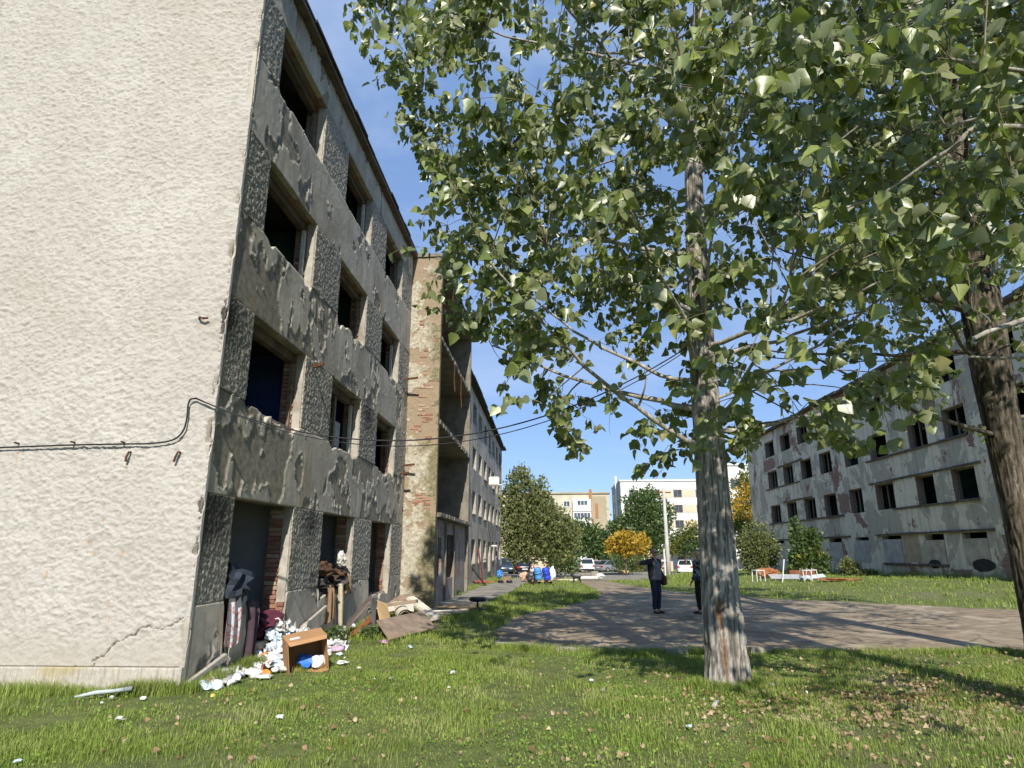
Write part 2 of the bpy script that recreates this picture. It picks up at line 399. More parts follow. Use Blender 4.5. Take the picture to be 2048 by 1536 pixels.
# ------------------------------------------------------------------ ground sheets
def inpoly(x, y, poly):
    x = np.asarray(x); y = np.asarray(y); ins = np.zeros(x.shape, bool); n = len(poly); j = n-1
    for i in range(n):
        xi, yi = poly[i][:2]; xj, yj = poly[j][:2]
        c = ((yi > y) != (yj > y)) & (x < (xj-xi)*(y-yi)/((yj-yi) if yj != yi else 1e-9)+xi)
        ins ^= c; j = i
    return ins
def sheet(name, xs, ys, dz, mat, mask=None):
    X, Y = np.meshgrid(xs, ys); Z = tz(X, Y)+dz
    V = np.stack([X, Y, Z], -1).reshape(-1, 3)
    nx = len(xs); i = np.arange(len(ys)-1)[:, None]*nx+np.arange(nx-1)[None]
    F = np.stack([i, i+1, i+nx+1, i+nx], -1).reshape(-1, 4)
    if mask is not None:
        c = V[F].mean(1); F = F[mask(c[:, 0], c[:, 1])]
    used = np.unique(F); mp_ = np.zeros(len(V), int); mp_[used] = np.arange(len(used))
    return link(name, np_mesh(name, V[used], mp_[F], smooth=True), mat)
xs = np.unique(np.concatenate([np.linspace(-1500, -40, 12), np.linspace(-40, 60, 101), np.linspace(60, 1500, 12)]))
ys = np.unique(np.concatenate([np.linspace(-300, -10, 6), np.linspace(-10, 110, 121), np.linspace(110, 2500, 16)]))
G = sheet('ground', xs, ys, 0.0, M_ground); tag(G, 'rough lawn and bare earth between the derelict blocks', 'ground', kind='structure')

def P2(*pts): return [tuple(gnd(*p)[:2]) for p in pts]
ROAD = P2((985, 1292), (1000, 1262), (1010, 1245), (1060, 1225), (1120, 1216), (1190, 1198), (1200, 1188), (1175, 1172), (1158, 1162), (1150, 1157), (1190, 1157),
          (1215, 1163), (1300, 1178), (1390, 1188), (1500, 1195), (1800, 1210), (2048, 1221))
ROAD += [(40, 20.0), (40, 12.6)] + P2((2048, 1301), (1800, 1303), (1600, 1302), (1500, 1300), (1300, 1305), (1150, 1304), (1060, 1300))
def wob(x, y): return x+0.35*(fbm(x, y, 0.9, 3, 31)-0.5)+0.30*(fbm(x, y, 5, 2, 35)-0.5), y+0.7*(fbm(x, y, 0.8, 3, 41)-0.5)+0.4*(fbm(x, y, 4, 2, 45)-0.5)
def road_mask(x, y):
    a, b = wob(x, y); return inpoly(a, b, ROAD)
o = sheet('road', np.arange(-2, 40, 0.12), np.arange(10.5, 48, 0.12), 0.006, M_road, road_mask); tag(o, 'worn cracked tarmac yard road crossing the lawn', 'road', kind='structure')
PATH = P2((862, 1218), (905, 1198), (950, 1180), (985, 1168), (1020, 1160), (1050, 1152), (1062, 1160), (1045, 1172), (1030, 1182), (1000, 1195), (985, 1203), (955, 1222), (930, 1230), (870, 1238))
def path_mask(x, y):
    a, b = wob(x, y); return inpoly(a, b, PATH)
o = sheet('path', np.arange(-4.6, 1, 0.1), np.arange(16, 52, 0.1), 0.05, M_path, path_mask); tag(o, 'broken concrete path along the foot of the derelict block', 'path', kind='structure')
LOT = [(-4, 54), (1.3, 50), (2.5, 45.5), (6.0, 45.5), (8, 50), (10, 60), (24, 70), (24, 82), (-6, 82)]
o = sheet('car_park', np.arange(-7, 25, 0.25), np.arange(44, 83, 0.25), 0.006, M_path, lambda x, y: inpoly(*wob(x, y), LOT)); tag(o, 'pale concrete car park beyond the conifer', 'car park', kind='structure')

# ------------------------------------------------------------------ relief sheets
def relief(name, org, ud, vd, nd, U, V, res, hf, mat, parent, skirt=0.05, edge=None, cut=None):
    nu = max(2, int(U/res)+1); nv = max(2, int(V/res)+1)
    u = np.linspace(0, U, nu); v = np.linspace(0, V, nv)
    UU, VV = np.meshgrid(u, v)
    H, at = hf(UU, VV)
    if edge is not None: UU, VV = edge(UU, VV)
    org, ud, vd, nd = map(lambda q: np.array(q, float), (org, ud, vd, nd))
    P = org+UU[..., None]*ud+VV[..., None]*vd+H[..., None]*nd
    idx = np.arange(nu*nv).reshape(nv, nu)
    F = np.stack([idx[:-1, :-1], idx[:-1, 1:], idx[1:, 1:], idx[1:, :-1]], -1).reshape(-1, 4)
    if np.dot(np.cross(ud, vd), nd) < 0: F = F[:, ::-1]
    if cut is not None:
        c = (UU[:-1, :-1]+UU[1:, 1:])/2, (VV[:-1, :-1]+VV[1:, 1:])/2
        F = F[~cut(*c).ravel()]
    ring = np.concatenate([idx[0, :], idx[1:, -1], idx[-1, -2::-1], idx[-2:0:-1, 0]])
    Pf = P.reshape(-1, 3); B = Pf[ring]-nd*(H.ravel()[ring][:, None]+skirt)
    nb = len(ring); base = len(Pf)
    R = np.stack([ring, np.roll(ring, -1), base+np.roll(np.arange(nb), -1), base+np.arange(nb)], -1)
    if np.dot(np.cross(ud, vd), nd) > 0: R = R[:, ::-1]
    at = {k: np.concatenate([a.ravel(), a.ravel()[ring]]) for k, a in at.items()}
    me = np_mesh(name, np.concatenate([Pf, B]), np.concatenate([F, R]), at, smooth=False)
    sm = np.ones(len(me.polygons), bool); sm[len(F):] = False
    me.polygons.foreach_set('use_smooth', sm)
    return link(name, me, mat, parent, world=True)

# ------------------------------------------------------------------ left block
FX, EY = -4.62, 8.4
LB = empty('derelict_apartment_block', (-9, 25, 0), label='long grey derelict apartment block with white stucco end wall at left', cat='building')
def lbpart(mb, name, mat, par=None, **k): return mb.build(name, mat, par or LB, world=True, **k)

# end wall with trowelled stucco
CRACKS = [[(0, 0), (0.18, 0.10), (0.25, 0.22), (0.52, 0.33), (0.62, 0.42), (0.85, 0.39), (0.98, 0.44), (1.12, 0.52)], [(1.16, 0.36), (1.26, 0.40), (1.33, 0.50)], [(-0.32, -0.12), (-0.2, -0.06), (-0.1, -0.12), (0.0, -0.13), (0.03, -0.02)]]
crack0 = (atY(185, 1322, EY)[0], atY(185, 1322, EY)[2])
def end_h(u, v):
    x = u-9.2; z = v+0.30
    wx = x+0.05*(fbm(x, z, 9, 2, 51)-0.5); wz = z+0.05*(fbm(x, z, 9, 2, 57)-0.5)
    a = fbm(wx*0.8, wz*1.15, 20, 4, 61, 0.65); b = fbm(wx*0.8, wz*1.2, 25, 3, 71, 0.55)
    c2 = fbm(wx*0.75+40, wz*1.3, 15, 4, 75, 0.6)
    s1 = sstep(0.505, 0.525, a); s2 = sstep(0.525, 0.545, b); s3 = sstep(0.555, 0.575, c2)
    h = 0.0068*s1+0.0058*s2+0.0072*s3+0.0015*a
    rl = np.clip(0.18+0.3*s1+0.28*s2+0.3*s3, 0, 1)
    big = fbm(x, z, 0.8, 3, 81)
    calm = sstep(0.9, 0.35, z)*0.55
    h = h*(0.75+0.6*big)*(1-calm)+0.02*fbm(x, z, 0.6, 2, 88)
    cr = np.zeros_like(h)
    for poly in CRACKS:
        for (ax, az), (bx, bz) in zip(poly[:-1], poly[1:]):
            ax += crack0[0]; bx += crack0[0]; az += crack0[1]; bz += crack0[1]
            jx = x+0.02*(fbm(x, z, 20, 2, 95)-0.5)*2; jz = z+0.03*(fbm(x, z, 18, 2, 97)-0.5)*2
            t = np.clip(((jx-ax)*(bx-ax)+(jz-az)*(bz-az))/((bx-ax)**2+(bz-az)**2), 0, 1)
            d = np.hypot(jx-ax-t*(bx-ax), jz-az-t*(bz-az)); cr = np.maximum(cr, 1-sstep(0.004, 0.012, d))
    h = h-0.02*cr
    edge = sstep(0.10, 0.0, 9.2-4.62-u)          # the arris is rounded and chipped
    h = h-edge*(0.015+0.05*sstep(0.55, 0.75, fbm(x*0+3, z, 3, 3, 99)))
    stn = np.zeros_like(h)
    for sx_, sy_, w_, L_ in ((247, 1102, 0.022, 0.10), (190, 1102, 0.014, 0.10), (220, 1200, 0.014, 0.13), (220, 1235, 0.012, 0.10), (97, 1140, 0.015, 0.2), (255, 1235, 0.01, 0.04), (405, 650, 0.03, 0.05), (38, 905, 0.015, 0.25), (256, 925, 0.012, 0.12), (208, 1038, 0.02, 0.05), (180, 1080, 0.02, 0.06)):
        p_ = atY(sx_, sy_, EY); dz_ = p_[2]-z
        stn = np.maximum(stn, 0.75*np.exp(-((x-p_[0])/w_)**2)*sstep(-0.02, 0.01, dz_)*(1-sstep(L_*0.3, L_, dz_)))
    stn = stn*(0.4+0.9*fbm(x, z, 30, 2, 120))
    return h, {'relief': rl, 'crack': cr, 'stain': stn}
relief('stucco_end_wall', (-9.2, EY, 0.30), (1, 0, 0), (0, 0, 1), (0, -1, 0), 9.2-4.60, 11.75, 0.0142, end_h, M_stucco, LB, 0.05)
lbpart(MB().box(-16, -9.2, EY-0.012, EY+0.4, 0.30, 12.05), 'stucco_end_wall', M_stucco)
lbpart(MB().box(-16, FX-0.43, EY+0.03, EY+0.38, -0.5, 11.9), 'end_wall_core', M_jamb)
t = NT('lichened_plinth'); _v = t.noise(1.0, 5, .65, vec=t.mapping(scale=(38, 38, 3))); _w = t.noise(1.3, 5, .6); _z = t.noise(14, 5, .7)
_c = t.mix(t.ramp(_v, [(.45, 0), (.68, .7)]), t.ramp(_z, [(.3, (.36, .33, .27)), (.7, (.52, .48, .41))]), (.20, .175, .135)); _c = t.mix(t.ramp(_w, [(.52, 0), (.66, .7)]), _c, (.34, .27, .08))
M_plinth = t.bsdf(_c, .95, t.bump(t.mix(.5, _v, _z), .7, .02), spec=.15)
def pl_h(u, v): 
    return 0.03*fbm(u, v, 3, 3, 111)+0.012*fbm(u*3, v*0.6, 14, 2, 113), {}
relief('plinth', (-16, EY-0.035, -0.15), (1, 0, 0), (0, 0, 1), (0, -1, 0), 16-4.60, 0.445, 0.025, pl_h, M_plinth, LB, 0.08)

PIERS = [(EY+0.03, 9.28), (11.52, 13.08), (15.25, 16.80), (18.95, 20.42)]
OPEN = [(9.28, 11.52), (13.08, 15.25), (16.80, 18.95)]
SILL = [1.0, 3.95, 6.80, 9.60]; LINT = [2.48, 5.37, 8.17, 10.95]
TOPZ = 11.72
# brick core of the facade: piers and spandrels
for a, b in PIERS: lbpart(MB().box(FX-0.43, FX-0.075, a, b, -0.5, TOPZ), 'brick_pier', M_jamb)
GF_SILL = [0.34, 0.92, 0.62]
for s in range(4):
    for k, (a, b) in enumerate(OPEN):
        z0 = -0.5 if s == 0 else LINT[s-1]; z1 = GF_SILL[k] if s == 0 else SILL[s]-(0.06 if k else 0.02)
        lbpart(MB().box(FX-0.40, FX-0.075, a, b, z0+(0.0 if s == 0 else 0.02), z1-0.03), 'spandrel_core', M_jamb)
for k, (a, b) in enumerate(OPEN): lbpart(MB().box(FX-0.40, FX-0.075, a, b, LINT[3]+0.02, TOPZ), 'spandrel_core', M_jamb)

def plaster_h(peel, seed, streak=1.0):
    def f(u, v):
        n = 0.62*fbm(u, v, 1.3, 4, seed)+0.38*fbm(u*1.4, v*0.55, 3.2, 4, seed+20)
        t = 1-peel
        w = (n-t)
        m = sstep(0.0, 0.012, w)
        lip = np.exp(-((w+0.006)/0.007)**2)*(w < 0.004)
        h = -0.016*m+0.022*lip*sstep(0.45, 0.7, vnoise(u*6, v*6, seed+40))+0.03*(fbm(u, v, 0.7, 2, seed+50)-0.5)+0.006*fbm(u, v, 14, 3, seed+55)
        w2 = fbm(u+9, v, 2.1, 4, seed+60)-(1.03-peel*0.9)+0.25
        return h, {'peel': m, 'lip': lip}
    return f
def rough_h(seed):
    def f(u, v):
        a = fbm(u*1.15, v*0.8, 30, 3, seed, 0.62); b = fbm(u, v, 3, 3, seed+9)
        h = 0.018*sstep(0.35, 0.72, a)*(0.6+0.7*b)-0.009
        e = np.minimum(np.minimum(u, u.max()-u), 0.04)/0.04
        return h*(0.55+0.45*e), {}
    return f
def jag(sidx):
    def e(U_, V_):
        y = EY+U_
        for k, (a, b) in enumerate(OPEN):
            inn = sstep(a-0.02, a+0.10, y)*(1-sstep(b-0.10, b+0.02, y))
            dep = 0.03+0.20*sstep(0.35, 0.8, fbm(y, y*0+sidx, 2.5, 4, 130+sidx*3+k))
            if sidx == 0: dep = dep+(1.02-GF_SILL[k])
            if sidx == 3: dep = dep*0.4
            V_ = V_-inn*dep*sstep(0.25, 1.0, V_/V_.max())
        return U_, V_
    return e
PEEL = [0.44, 0.485, 0.465, 0.41, 0.38]
L_UD, L_VD, L_ND = (0, 1, 0), (0, 0, 1), (1, 0, 0)
BANDS = [(-0.3, 1.02), (LINT[0], SILL[1]), (LINT[1], SILL[2]), (LINT[2], SILL[3]), (LINT[3], TOPZ)]
gf_cut = None
for i, (z0, z1) in enumerate(BANDS):
    relief('plaster_band', (FX, EY, z0), L_UD, L_VD, L_ND, 20.42-EY, z1-z0, 0.026, plaster_h(PEEL[i], 200+i*7), M_plaster, LB, 0.10, edge=jag(i) if i < 4 else None)
for s in range(4):
    for p, (a, b) in enumerate(PIERS):
        a = EY if p == 0 else a
        z0 = BANDS[s][1]; z1 = LINT[s]
        relief('roughcast_panel', (FX+0.004, a, z0+0.004), L_UD, L_VD, L_ND, b-a, z1-z0-0.008, 0.022, rough_h(300+s*17+p*5), M_rough, LB, 0.10)
# pale plaster reveals on the outer edge of the window openings (their sunlit strip put into the pale colour) and brick courses further in
M_reveal = m_concrete('sunlit_reveal_render', (0.50, 0.46, 0.39), (0.22, 0.185, 0.14), 3)
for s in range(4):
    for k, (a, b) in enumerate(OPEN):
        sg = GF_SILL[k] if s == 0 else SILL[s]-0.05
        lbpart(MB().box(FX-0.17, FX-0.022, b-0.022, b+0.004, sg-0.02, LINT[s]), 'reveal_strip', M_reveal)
M_brick = NT('red_brick'); 
_r = M_brick.rand(); _n = M_brick.noise(30, 5, 0.7)
_c = M_brick.ramp(_r, [(0.0, (0.20, 0.09, 0.06)), (0.4, (0.30, 0.15, 0.10)), (0.7, (0.36, 0.22, 0.15)), (1.0, (0.42, 0.35, 0.27))])
_c = M_brick.mix(M_brick.ramp(_n, [(0.5, 0), (0.75, 0.6)]), _c, (0.36, 0.31, 0.25))
M_brick = M_brick.bsdf(_c, 0.93, M_brick.bump(_n, 0.6, 0.01), spec=0.15)
brick_mb = MB().box(-0.12, 0.12, -0.055, 0.055, -0.032, 0.032)
brick_me = []
for q in range(4):
    m_ = bpy.data.meshes.new('brick'); vv = [(x+random.uniform(-.008, .008), y+random.uniform(-.006, .006), z+random.uniform(-.004, .004)) for x, y, z in brick_mb.v]
    m_.from_pydata(vv, [], brick_mb.f); m_.materials.append(M_brick); brick_me.append(m_)
LBL = np.array(LB.location)
def brick(p, rz=0.0, sx=1.0):
    o = bpy.data.objects.new('brick', random.choice(brick_me)); COL.objects.link(o); o.parent = LB
    o.location = Vector(p)-Vector(LBL); o.rotation_euler = (random.uniform(-.04, .04), random.uniform(-.04, .04), rz+random.uniform(-.05, .05)); o.scale = (sx, 1, 1)
nb = 0
for s in range(3):
    for k, (a, b) in enumerate(OPEN):
        zz = (GF_SILL[k] if s == 0 else SILL[s])+0.05; row = 0
        while zz < LINT[s]-0.05:
            if vnoise(zz*1.8, k*3.1+s, 400) > (0.42 if s < 2 else 0.6):
                off = 0.03 if row % 2 else -0.03
                brick((FX-0.285+off*0.5, b+0.03-random.uniform(0, 0.018), zz), 0, 0.9); nb += 1
            zz += 0.077; row += 1
# broken bottom jamb of the doorway-like first opening
for q in range(9): brick((FX-0.09+random.uniform(-.02, .02), 11.53-random.uniform(0, .04), 0.20+q*0.077), 0.0, 0.55)
# rooms behind the openings
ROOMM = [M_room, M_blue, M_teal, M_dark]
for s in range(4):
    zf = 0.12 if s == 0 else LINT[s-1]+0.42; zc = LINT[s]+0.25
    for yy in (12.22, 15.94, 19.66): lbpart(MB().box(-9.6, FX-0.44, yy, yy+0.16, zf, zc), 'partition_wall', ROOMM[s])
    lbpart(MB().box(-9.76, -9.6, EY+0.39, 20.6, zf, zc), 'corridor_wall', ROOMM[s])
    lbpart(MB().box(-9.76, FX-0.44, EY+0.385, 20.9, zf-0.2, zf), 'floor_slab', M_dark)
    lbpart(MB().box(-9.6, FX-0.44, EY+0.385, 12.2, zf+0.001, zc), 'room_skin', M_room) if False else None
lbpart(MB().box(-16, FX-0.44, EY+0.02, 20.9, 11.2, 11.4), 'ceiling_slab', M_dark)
lbpart(MB().box(-16.3, -16, EY+0.02, 63, -1, 11.8), 'rear_wall', M_wing)
# eaves and roof
lbpart(MB().box(-16.2, FX+0.17, EY-0.06, 20.4, TOPZ+0.004, TOPZ+0.10), 'eave_board', M_eave)
mb = MB(); yy = EY-0.08
while yy < 20.4:
    L = random.uniform(0.7, 1.1); mb.box(-16.2, FX+0.20+random.uniform(-.03, .03), yy, min(yy+L-0.01, 20.4), TOPZ+0.105, TOPZ+0.15+random.uniform(0, .02)); yy += L
lbpart(mb, 'roof_felt', M_felt)
# lintel boxes and remains of frames
for s in range(1, 4):
    for k, (a, b) in enumerate(OPEN):
        lbpart(MB().box(FX-0.36, FX-0.22, a+0.01, b-0.03, LINT[s]-0.16, LINT[s]+0.015), 'shutter_box', M_eave)
        lbpart(MB().box(FX-0.27, FX-0.20, b-0.10, b-0.03, SILL[s], LINT[s]-0.17), 'window_post', M_frame if (s+k) % 2 else M_whitew)
# first-floor middle window keeps its frame and net curtains
a, b = OPEN[1]
fr = MB().box(FX-0.33, FX-0.27, a+0.02, a+0.09, 4.0, 5.2).box(FX-0.33, FX-0.27, (a+b)/2-0.05, (a+b)/2+0.05, 4.0, 5.2).box(FX-0.33, FX-0.27, a+0.09, (a+b)/2-0.05, 3.98, 4.06).box(FX-0.33, FX-0.27, (a+b)/2+0.05, b-0.12, 3.98, 4.06)
lbpart(fr, 'window_frame', M_frame)
M_curt = plain('grey_net_curtain', (0.42, 0.45, 0.47), 0.9, 0.15, 6)
def curtain(y0, y1, z0, z1):
    n = 24; vs = []; fs = []
    for j in range(6):
        for i in range(n+1):
            y = y0+(y1-y0)*i/n; z = z1-(z1-z0)*j/5
            vs.append((FX-0.40+0.03*math.sin(i*1.7+j*0.2), y, z))
    for j in range(5):
        for i in range(n): p = j*(n+1)+i; fs.append((p, p+1, p+n+2, p+n+1))
    lbpart(MB().add(vs, fs), 'net_curtain', M_curt, smooth=True)
curtain(a+0.1, a+0.75, 4.0, 4.75); curtain((a+b)/2+0.1, b-0.35, 4.0, 4.7)
# upright post seen in the second ground-floor opening
lbpart(MB().box(FX-1.0, FX-0.85, 14.2, 14.38, 0.12, 2.7), 'interior_post', M_room)

# ---- stair tower and loggias
TX, TY = -3.57, 20.42
def tow_h(u, v):
    n = 0.6*fbm(u, v, 1.4, 4, 500)+0.4*fbm(u, v, 5, 3, 520)
    m = sstep(0.52, 0.54, n)
    h = -0.022*m+0.03*fbm(u, v, 9, 4, 530, 0.6)+0.02*fbm(u, v, 1, 2, 540)
    e = sstep(0.10, 0.0, np.minimum(u, 9))*0; er = sstep(0.12, 0.0, (TX-FX)-u)*(0.02+0.06*sstep(0.4, 0.8, fbm(u*0+1, v, 2.2, 3, 550)))
    return h-er, {'peel': m}
relief('tower_front', (FX+0.001, TY, -0.3), (1, 0, 0), (0, 0, 1), (0, -1, 0), TX-FX, 12.05, 0.022, tow_h, M_tower, LB, 0.06)
lbpart(MB().box(FX-0.44, TX-0.02, TY+0.03, TY+0.36, -0.5, 11.74), 'tower_pier', M_tower)
lbpart(MB().box(FX-0.3, TX+0.06, TY-0.06, TY+0.38, 11.76, 11.88), 'tower_coping', M_slab)
for q in range(75):      # bricks laid bare on the tower front
    zc = random.choice([random.gauss(6.6, 0.5), random.gauss(7.6, 0.35), random.gauss(5.4, 0.35), random.gauss(3.2, 0.2), random.gauss(9.1, 0.4)])
    row = round(zc/0.077); xq = random.gauss(-4.22, 0.17)
    xq = round(xq/0.25)*0.25+(0.125 if row % 2 else 0.0)
    if FX+0.13 < xq < TX-0.15 and 0.4 < zc < 11: brick((xq, TY+0.034, row*0.077), 0, 0.98)
LY = 28.95
for zt in (2.92, 5.98, 8.93):
    th = 0.17 if zt > 3 else 0.14
    n = 40; top = []
    mb = MB()
    mb.box(FX-1.2, TX+(-0.02 if zt > 3 else 0.10), TY+0.365, LY+0.02, zt-th, zt)
    for q in range(14):
        y0 = TY+0.4+q*0.6; mb.box(TX-0.021, TX+random.uniform(0.0, 0.035)+(0.1 if zt < 3 else 0), y0, y0+random.uniform(.35, .59), zt-th+random.uniform(.01, .05), zt+random.uniform(-.02, .012))
    lbpart(mb, 'balcony_slab' if zt > 3 else 'entrance_canopy', M_slab)
lbpart(MB().box(FX-1.2, TX+0.03, TY+0.4, LY+0.3, 11.55, 11.74), 'loggia_roof', M_slab)
lbpart(MB().box(FX-1.3, TX+0.12, TY+0.4, LY+0.4, 11.75, 11.84), 'roof_felt', M_felt)
lbpart(MB().box(FX-1.2, TX-0.01, LY+0.025, LY+0.30, -0.6, 11.54), 'loggia_side_wall', M_slab)
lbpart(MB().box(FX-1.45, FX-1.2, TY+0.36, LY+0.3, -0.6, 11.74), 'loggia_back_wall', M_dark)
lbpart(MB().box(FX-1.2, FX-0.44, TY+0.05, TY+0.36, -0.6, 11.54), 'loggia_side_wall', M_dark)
# entrance wall under the canopy
M_ent = m_brickwall('flaking_entrance_wall', 0.50, (0.36, 0.35, 0.31))
ew = TX-0.14
for y0, y1, z0, z1 in ((TY+0.365, 21.2, -0.4, 2.76), (21.2, 22.6, 2.15, 2.76), (21.2, 22.6, -0.4, 0.9), (22.6, 23.3, -0.4, 2.76), (23.3, 25.4, 2.3, 2.76), (23.3, 25.4, -0.4, 0.75), (25.4, 28.9, -0.4, 2.76)):
    lbpart(MB().box(ew-0.22, ew, y0, y1, z0, z1), 'entrance_wall', M_ent)
for y0 in (21.2, 23.2, 25.3): lbpart(MB().box(ew+0.002, ew+0.07, y0, y0+0.16, 0.0, 2.7), 'entrance_post', M_slab)
# bent reinforcement hanging from the slabs
for i, (yy, zt, L) in enumerate(((23.4, 8.75, 1.15), (25.3, 8.75, 1.35), (22.6, 11.5, 0.9))):
    pts = [(TX+0.0, yy, zt), (TX+0.06, yy+0.03, zt-0.1), (TX+0.05, yy+0.04, zt-L*0.6), (TX+0.09, yy+0.02, zt-L)]
    lbpart(MB().tube(pts, 0.022, 5), 'reinforcing_bar', M_rust)
# rusty bracket stubs on the facade
for (yy, zz, L) in ((19.9, 7.15, 0.45), (20.1, 4.35, 0.4), (19.8, 4.05, 0.3), (11.9, 5.25, 0.25)):
    lbpart(MB().bar((FX-0.02, yy, zz), (FX+L, yy-0.1, zz+0.03), 0.045, 0.06), 'iron_bracket', M_rust)

# ---- far wing with its rows of empty windows
def wall_open(mb, y0, y1, z0, z1, xa, xb, opens):
    zs = sorted(set([z0, z1]+[o[2] for o in opens]+[o[3] for o in opens]))
    for za, zb in zip(zs[:-1], zs[1:]):
        cuts = sorted((o[0], o[1]) for o in opens if o[2] <= za+1e-6 and o[3] >= zb-1e-6)
        p = y0
        for a, b in cuts:
            if a > p+1e-4: mb.box(xa, xb, p, a, za, zb)
            p = max(p, b)
        if p < y1: mb.box(xa, xb, p, y1, za, zb)
WING_Y0, WING_Y1 = LY+0.31, 63.0
wins = []
for s in range(4):
    for k in range(9):
        c = 33.0+3.57*k
        if c+1.2 > WING_Y1: continue
        w = 1.02+random.uniform(-.06, .06)
        zs_ = SILL[s]+random.uniform(-.12, .03) if s else 0.95+random.choice([0, 0, -0.75])
        wins.append((c-w, c+w, zs_, LINT[s]+random.uniform(-.08, .02)))
mb = MB(); wall_open(mb, WING_Y0, WING_Y1, -1.2, 11.62, FX-0.40, FX, wins); lbpart(mb, 'wing_wall', M_wing)
lbpart(MB().box(-16, FX-0.41, WING_Y1-0.4, WING_Y1, -1.2, 11.62), 'wing_wall', M_wing)
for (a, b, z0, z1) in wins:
    lbpart(MB().box(FX-0.19, FX-0.01, b-0.03, b+0.006, z0, z1), 'reveal_strip', M_reveal)  # pale strip with the sunlight on the jamb put into its colour
    if random.random() < 0.7:
        fr = MB(); 
        for yq in (a+0.03, (a+b)/2, b-0.1):
            if random.random() < 0.75: fr.box(FX-0.31, FX-0.25, yq, yq+0.07, z0, z1)
        fr.box(FX-0.31, FX-0.25, a+0.002, b-0.031, z1-0.08, z1-0.002)
        lbpart(fr, 'window_frame', random.choice([M_frame, M_frame, M_whitew]))
    if random.random() < 0.6: lbpart(MB().box(FX-0.38, FX+0.07, a-0.05, b+0.05, z0-0.06, z0+0.004), 'sill', M_slab)
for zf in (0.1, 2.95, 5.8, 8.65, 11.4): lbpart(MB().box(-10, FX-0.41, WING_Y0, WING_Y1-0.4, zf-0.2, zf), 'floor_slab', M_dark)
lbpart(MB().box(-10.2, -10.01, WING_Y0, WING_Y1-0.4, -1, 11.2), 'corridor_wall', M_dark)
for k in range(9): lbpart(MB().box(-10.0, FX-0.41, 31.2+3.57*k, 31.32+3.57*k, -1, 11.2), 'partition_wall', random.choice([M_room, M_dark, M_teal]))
mb = MB(); yy = WING_Y0
while yy < WING_Y1+0.3:
    L = random.uniform(0.8, 2.2); mb.box(-16.2, FX+0.42+random.uniform(-.08, .05), yy, yy+L-0.01, 11.63+random.uniform(0, .03), 11.74+random.uniform(0, .06)); yy += L
lbpart(mb, 'roof_felt', M_felt)
lbpart(MB().tube([(FX+0.08, 62.5, 11.6), (FX+0.08, 62.5, -0.6)], 0.06, 6), 'downpipe', M_slab)

# ------------------------------------------------------------------ things fixed to the left block
def fixed(mb, name, mat, label, cat, group=None, **k):
    o = mb.build(name, mat, None, **k); return tag(o, label, cat, group)
# white box and small lamps standing out from the far wing
for nm, px, X_, w, h, lab, cat in (('wall_sign', (988, 962), FX+0.75, 0.75, 0.62, 'blank white rounded sign board held out from the far wing wall', 'sign'),
                                  ('wall_lamp', (988, 1092), FX+0.7, 0.45, 0.14, 'small white lamp on bracket low on far wing', 'lamp'),
                                  ('wall_lamp', (999, 970), FX+0.75, 0.42, 0.12, 'small white lamp under the sign at far wing corner', 'lamp')):
    p = atX(px[0], px[1], X_); r = empty(nm, (p[0], p[1], p[2]), label=lab, cat=cat)
    MB().box(-w/2, w/2, -0.06, 0.06, -h/2, h/2).build('housing', M_whitew, r, bevel=0.05)
    MB().bar((FX-0.02-p[0], 0.05, -h*0.3), (0, 0.09, -h*0.3), 0.05).build('bracket', M_rust, r)
# ------------------------------------------------------------------ right block
RX, RY1, RY0 = 20.0, 64.7, 24.0
RB = empty('derelict_apartment_block', (RX+5, 45, 0), label='second derelict block with boarded ground floor windows behind the right trees', cat='building')
def rbpart(mb, name, mat, **k): return mb.build(name, mat, RB, world=True, **k)
ROPEN = [(56.96, 59.3), (53.2, 55.4), (49.5, 51.57), (45.95, 47.95), (42.1, 43.9), (38.35, 40.5), (34.3, 36.0), (31.0, 32.8), (27.0, 29.0)]
rw = []
for s, (z0, z1) in enumerate(((1.05, 2.52), (4.05, 5.58), (7.08, 8.58), (9.85, 11.25))):
    for a, b in ROPEN: rw.append((a+random.uniform(-.05, .05), b+random.uniform(-.05, .05), z0, z1))
mb = MB(); wall_open(mb, RY0, RY1, -1.2, 12.0, RX, RX+0.40, rw); rbpart(mb, 'facade_wall', M_rb)
rbpart(MB().box(RX+0.41, RX+11, RY0, RY0+0.4, -1.2, 12.0), 'gable_wall', M_rb)
rbpart(MB().box(RX+0.41, RX+11, RY1-0.4, RY1, -1.2, 12.0), 'gable_wall', M_rb)
rbpart(MB().box(RX+10.6, RX+11, RY0+0.41, RY1-0.41, -1.2, 12.0), 'rear_wall', M_rb)
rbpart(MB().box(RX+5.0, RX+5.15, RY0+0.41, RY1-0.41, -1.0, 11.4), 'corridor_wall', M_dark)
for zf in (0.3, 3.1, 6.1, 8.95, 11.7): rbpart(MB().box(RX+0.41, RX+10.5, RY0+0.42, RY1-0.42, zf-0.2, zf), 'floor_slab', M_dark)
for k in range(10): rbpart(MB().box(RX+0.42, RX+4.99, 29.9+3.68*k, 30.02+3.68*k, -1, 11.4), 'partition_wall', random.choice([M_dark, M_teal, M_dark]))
mb = MB(); yy = RY0-0.4
while yy < RY1+0.3:
    L = random.uniform(0.8, 2.0); mb.box(RX-0.42+random.uniform(-.06, .06), RX+11.3, yy, yy+L-0.01, 12.005+random.uniform(0, .03), 12.16+random.uniform(0, .05)); yy += L
rbpart(mb, 'roof_felt', M_eave)
M_board1 = plain('grey_boarding', (0.42, 0.385, 0.34), 0.8, 0.2, 1.8); M_board2 = plain('brown_boarding', (0.45, 0.38, 0.28), 0.85, 0.25, 1.6)
